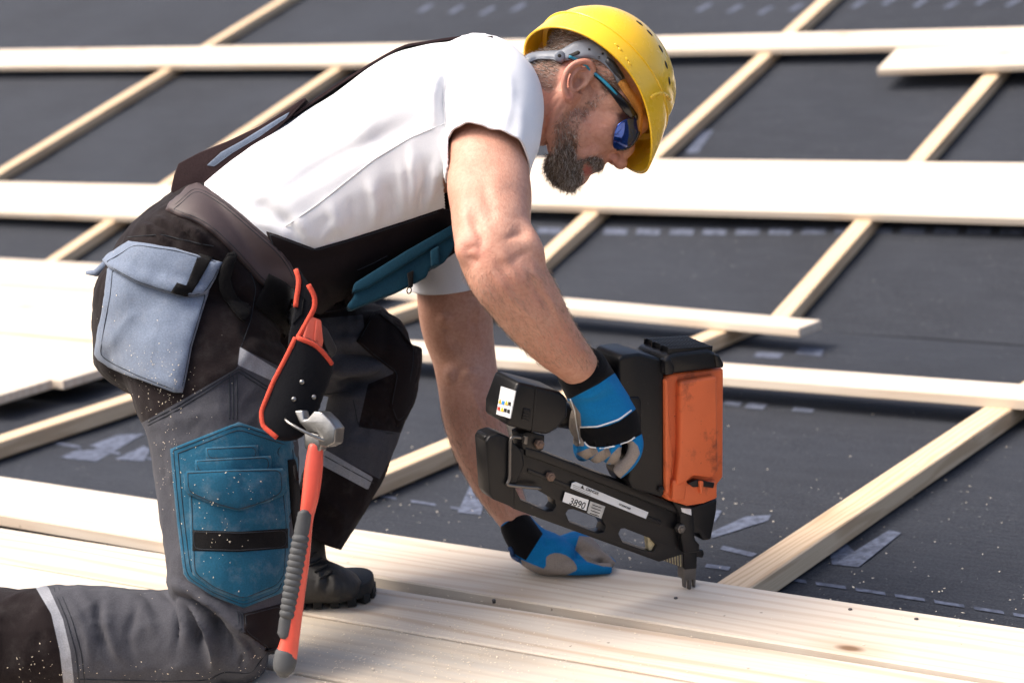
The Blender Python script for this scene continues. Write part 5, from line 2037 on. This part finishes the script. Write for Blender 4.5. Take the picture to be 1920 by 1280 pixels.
# nose
gp('nose_block', [(1262, 938), (1300, 950), (1346, 934), (1344, 960), (1334, 1012), (1318, 1014), (1312, 1000), (1285, 1000), (1272, 960)], -.022, .022, M_GBK, .004)
gp('nose_plate', [(1276, 962), (1300, 958), (1304, 1012), (1312, 1020), (1312, 1034), (1284, 1038), (1278, 1010)], -.016, .024, M_GMET, .002)
gp('nose_guide', [(1281, 1020), (1308, 1016), (1307, 1066), (1283, 1068)], -.010, .012, M_GMET, .002)
gp('depth_knob', [(1306, 1030), (1319, 1030), (1321, 1038), (1318, 1046), (1306, 1044)], -.008, .010, M_GMET, .002)
gp('contact_foot', [(1282, 1064), (1306, 1060), (1305, 1086), (1283, 1088)], -.009, .011, M_GST, .0015)
for x0, x1, yb in ((1282, 1288, 1101), (1291, 1297, 1105), (1300, 1305, 1101)):
    gp('contact_tooth', [(x0, 1084), (x1, 1084), (x1 - 1, yb), (x0 + 1, yb)], .004, .0108, M_GST, .0008)
    gp('contact_tooth', [(x0, 1080), (x1, 1080), (x1 - 1, yb - 5), (x0 + 1, yb - 5)], -.009, -.003, M_GST, .0008)
gp('white_tag', [(1278, 952), (1296, 954), (1297, 966), (1280, 960)], .020, .0245, M_PIPE, .0005)


def bolt(x, y, h, r, mat=None):
    fr = GF(h)
    c = fr.uv(x, y)
    mat = mat or M_GST
    pol = [(c[0] + r * math.cos(a), c[1] + r * math.sin(a)) for a in np.arange(6) * math.pi / 3]
    me = prism(G0, pol, h - .006, h + .004, uv=True, bevel=.0008)
    o = nset(hard('bolt', me, mat))
    pol = [(c[0] + r * .5 * math.cos(a), c[1] + r * .5 * math.sin(a)) for a in np.arange(12) * math.pi / 6]
    me = prism(G0, pol, h, h + .006, uv=True, bevel=.0005)
    s = hard('bolt_end', me, mat)
    s.parent = o
    s.matrix_parent_inverse = Matrix.Translation(-Vector(gun['_m'])) @ Matrix.Identity(4)
    s.matrix_parent_inverse = (Matrix.Translation(Vector(gun['_m'])) @ o.matrix_parent_inverse).inverted() @ Matrix.Identity(4)


bolt(1011, 832, .020, .0075, M_RUST)
bolt(1032, 893, .017, .0072, M_RUST)
bolt(1276, 990, .025, .0078)
bolt(1238, 916, .0365, .0055, M_GBK)
# battery, grip and hinge
gp('battery', [(972, 716), (1000, 722), (1053, 736), (1066, 748), (1066, 782), (1044, 806), (1026, 816), (990, 808), (951, 798), (952, 770)], -.036, .038, M_GBK, .006)
gp('battery_seam', [(1004, 724), (1007, 725), (1000, 811), (997, 810)], -.0365, .0388, M_GMET, .0006)
gp('battery_button', [(982, 764), (996, 767), (992, 790), (978, 786)], .034, .0395, M_GBK, .0015)
for k in range(4):
    y = 769 + k * 5
    gp('button_rib', [(982.5 - k, y), (993.5 - k, y + 2.6), (993 - k, y + 4.6), (982 - k, y + 2)], .036, .0408, M_GBK, .0005)
v, f = limb([(1050, 776, 2.865, 25, .019), (1090, 786, 2.885, 22, .018), (1140, 792, 2.915, 22, .018), (1185, 796, 2.93, 24, .02)], ex=2.6)
nset(mesh_obj('handle', v, f, M_GBK))
v, f = limb([(1150, 830, 2.92, 6, .006), (1160, 850, 2.92, 7, .006), (1176, 868, 2.925, 5, .006)])
nset(mesh_obj('trigger', v, f, M_GBK))
gp('hinge_bracket', [(976, 814), (990, 808), (1022, 816), (1020, 842), (1004, 852), (980, 842)], -.014, .016, M_GMET, .002)
gp('hinge_pin', [(984, 816), (991, 818), (989, 834), (982, 832)], .01, .022, M_GST, .0012)
# hook of bent wire
hp_ = [GF(.024).pt(x, y) for x, y in ((978, 820), (962, 819), (957, 828), (956, 860), (955, 896), (951, 907), (962, 910), (990, 913), (1014, 915))]
v, f = tube(hp_, .0027, 8, seg=4)
nset(mesh_obj('wire_hook', v, f, M_GST))
# battery label on the rear end
rear = Frame(GF(.038).pt(950, 756), -G0.N, G0.V)
M_LAB = simple('label_white', (.62, .64, .65), .5, var=.06)
bt_u0 = GF(.038).uv(951, 790)[0]
LB = Frame(G0.at(min(GF(.038).uv(955, 770)[0], bt_u0) - .002, 0, 0), G0.N, G0.V)


def lab(pxs, off, mat, name='label'):
    pts = [LB.pt(x, y, off) for x, y in pxs]
    me = prism(LB, pxs, -.001 + off, off + .0006)
    return nset(hard(name, me, mat))


M_YLW = simple('warning_yellow', (.75, .45, .02), .5)
M_INK = simple('ink_black', (.01, .01, .01), .6)
M_BLU = simple('sign_blue', (.03, .25, .65), .5)
M_PRED = simple('print_red', (.55, .06, .04), .5)
lab([(941, 724), (968, 733), (958, 784), (932, 776)], .001, M_LAB)
for k, (x, y, mt) in enumerate([(940, 752, M_YLW), (946, 754, M_BLU), (952, 755, M_YLW), (958, 756, M_INK), (938, 765, M_PRED), (944, 767, M_YLW), (950, 768, M_INK), (956, 770, M_INK)]):
    if mt is M_YLW:
        p = [(x - 2.6, y + 3), (x + .4, y - 4), (x + 2.4, y + 4)]
    else:
        p = [(x - 2, y - 3), (x + 2, y - 2.4), (x + 1.4, y + 4), (x - 2.4, y + 3)]
    lab(p, .0022, mt, 'pictogram')

# stickers on the magazine
def sticker(poly, h, mat, name='sticker'):
    return gp(name, poly, h - .0012, h, mat, 0)


HS = .0140
M_SILV = simple('sticker_silver', (.42, .42, .40), .5, var=.3, nscale=90)
sticker([(1073, 905), (1080, 903), (1216, 960), (1211, 972), (1070, 915)], .0182, M_LAB, 'warning_sticker')
sticker([(1060, 922), (1104, 937), (1099, 957), (1055, 940)], .0170, simple('label_clean_white', (.78, .78, .76), .5, var=.03), 'number_sticker')
sticker([(1107, 939), (1135, 949), (1127, 972), (1101, 961)], .0170, M_SILV, 'silver_sticker')


def text(s, px0, px1, h, size, name='lettering'):
    """flat lettering on the near side of the tool, from px0 along px1"""
    cu = bpy.data.curves.new('t', 'FONT')
    cu.body = s
    cu.size = size
    cu.extrude = .0002
    o = bpy.data.objects.new('t', cu)
    COL.objects.link(o)
    dg = bpy.context.evaluated_depsgraph_get()
    me = bpy.data.meshes.new_from_object(o.evaluated_get(dg))
    bpy.data.objects.remove(o)
    fr = GF(h)
    a, b = fr.uv(*px0), fr.uv(*px1)
    d = unit(b - a)
    n2 = np.array([-d[1], d[0]])
    vs_ = [fr.at(*(a + d * v.co.x + n2 * v.co.y), v.co.z) for v in me.vertices]
    for v, c in zip(me.vertices, vs_):
        v.co = c
    return nset(me_obj(name, me, M_INK, None, False))


text('3890', (1066, 944), (1101, 956.5), .0174, .0150)
text('DANGER', (1098, 918), (1150, 940), .0186, .0062)
text('ooeecoat', (1160, 946), (1216, 970), .0186, .0062)
for k in range(3):
    a = np.array([1074, 908.5 + k * 3.2])
    text('................................', tuple(a), tuple(a + (137, 57.5)), .0186, .005)
gp('pictogram', [(1089, 914), (1093, 909), (1095, 917)], .0178, .0188, M_INK, 0)
for k in range(4):
    a = np.array([1111 - k * 1.6, 945 + k * 5.2])
    gp('fine_print', [tuple(a), tuple(a + (17, 6)), tuple(a + (16.6, 7.4)), tuple(a + (-.4, 1.4))], .0166, .0174, M_INK, 0)
# ================================================================== sawdust, nails, scraps
M_DUST = simple('sawdust', (.80, .70, .54), .9, var=.1)


def flakes(name, pts, nrm, size, label=None):
    V, Fc = [], []
    for p, n_ in zip(pts, nrm):
        a = rng.normal(0, 1, 3)
        a = unit(a - n_ * (a @ n_))
        b = np.cross(n_, a)
        s = size * min(1.9, rng.lognormal(0, .4))
        l = s * rng.uniform(1, 2.4)
        k = len(V)
        tilt = n_ * s * rng.uniform(0, .8)
        V += [p + a * l, p + b * s, p - a * l + tilt, p - b * s]
        V += [x + n_ * s * .35 for x in V[k:k + 4]]
        Fc += [(k, k + 1, k + 2, k + 3), (k + 7, k + 6, k + 5, k + 4), (k, k + 4, k + 5, k + 1), (k + 1, k + 5, k + 6, k + 2), (k + 2, k + 6, k + 7, k + 3), (k + 3, k + 7, k + 4, k)]
    o = mesh_obj(name, V, Fc, M_DUST, None, False)
    o['kind'] = 'stuff'
    o['label'] = label
    o['category'] = 'sawdust'
    return o


# on the trousers: clusters
CL = bvh_of(trs_me, bpy.data.objects['thigh_pocket'], bpy.data.objects['pocket_bag'], bpy.data.objects['pocket_flap'], bpy.data.objects['hip_pocket'], bpy.data.objects['hip_pocket_flap'], bpy.data.objects['pocket_strap'])
pts, nr = [], []
for cx, cy, sx, sy, n in ((300, 740, 35, 30, 120), (300, 690, 30, 30, 60), (250, 690, 30, 20, 40), (310, 860, 14, 60, 55), (330, 840, 20, 25, 30), (420, 950, 50, 30, 40), (400, 1030, 30, 40, 40), (430, 900, 50, 30, 20), (60, 1255, 60, 22, 70), (300, 1265, 90, 12, 60), (480, 1240, 16, 16, 40), (200, 580, 30, 60, 16), (350, 1110, 60, 30, 14), (400, 800, 70, 60, 20)):
    for _ in range(int(n * .7)):
        x, y = rng.normal(cx, sx), rng.normal(cy, sy)
        l, n_, hit = cast(CL, x, y, 2.7)
        if hit:
            pts.append(l + n_ * .0006)
            nr.append(n_)
flakes('sawdust', pts, nr, .00042, 'fine pale sawdust flecks clinging to the trouser legs and pockets')
# on the planks and the membrane
pts, nr = [], []
for _ in range(1300):
    x, y = rng.normal(720, 260), rng.normal(1215, 45)
    u, v_ = ROOF.uv(x, y)
    if v_ > -.17 or u > 1.0:
        continue
    pts.append(ROOF.at(u, v_, .0012))
    nr.append(ROOF.N)
for _ in range(130):
    u, v_ = rng.uniform(-1.2, .8), rng.uniform(-.15, .03)
    pts.append(ROOF.at(u, v_, .0012))
    nr.append(ROOF.N)
flakes('sawdust', pts, nr, .0007, 'pale sawdust crumbs scattered over the lower planks')
pts, nr = [], []
for _ in range(520):
    u, v_ = rng.uniform(-1.3, .85), .05 + abs(rng.normal(0, .45))
    pts.append(ROOF.at(u, v_, H_MEM + .001))
    nr.append(ROOF.N)
flakes('sawdust', pts, nr, .0008, 'pale sawdust specks lying on the dark roof membrane')
# nail heads driven into the planks
M_NAILH = simple('nail_head_steel', (.10, .09, .085), .5, .6)
for (x, y, lb) in ((1267, 1121, 'small dark nail head in the plank just below the nail gun tip'), (1594, 1142, 'dark nail head in the nailed plank right of the thick batten'), (1718, 1160, 'rightmost dark nail head in the nailed plank'), (926, 1125, 'dark nail head at the front edge of the nailed plank, below the glove')):
    c = ROOF.pt(x, y, .0005)
    rg = []
    for z, r in ((-.004, .0028), (.0010, .0032), (.0018, .0026)):
        rg.append(np.array([c + ROOF.N * z + (ROOF.U * math.cos(a) + ROOF.V * math.sin(a)) * r for a in np.linspace(0, 2 * math.pi, 12, endpoint=False)]))
    v, f = rings_mesh(rg)
    tag(mesh_obj('nail', v, f, M_NAILH), lb, 'nail')
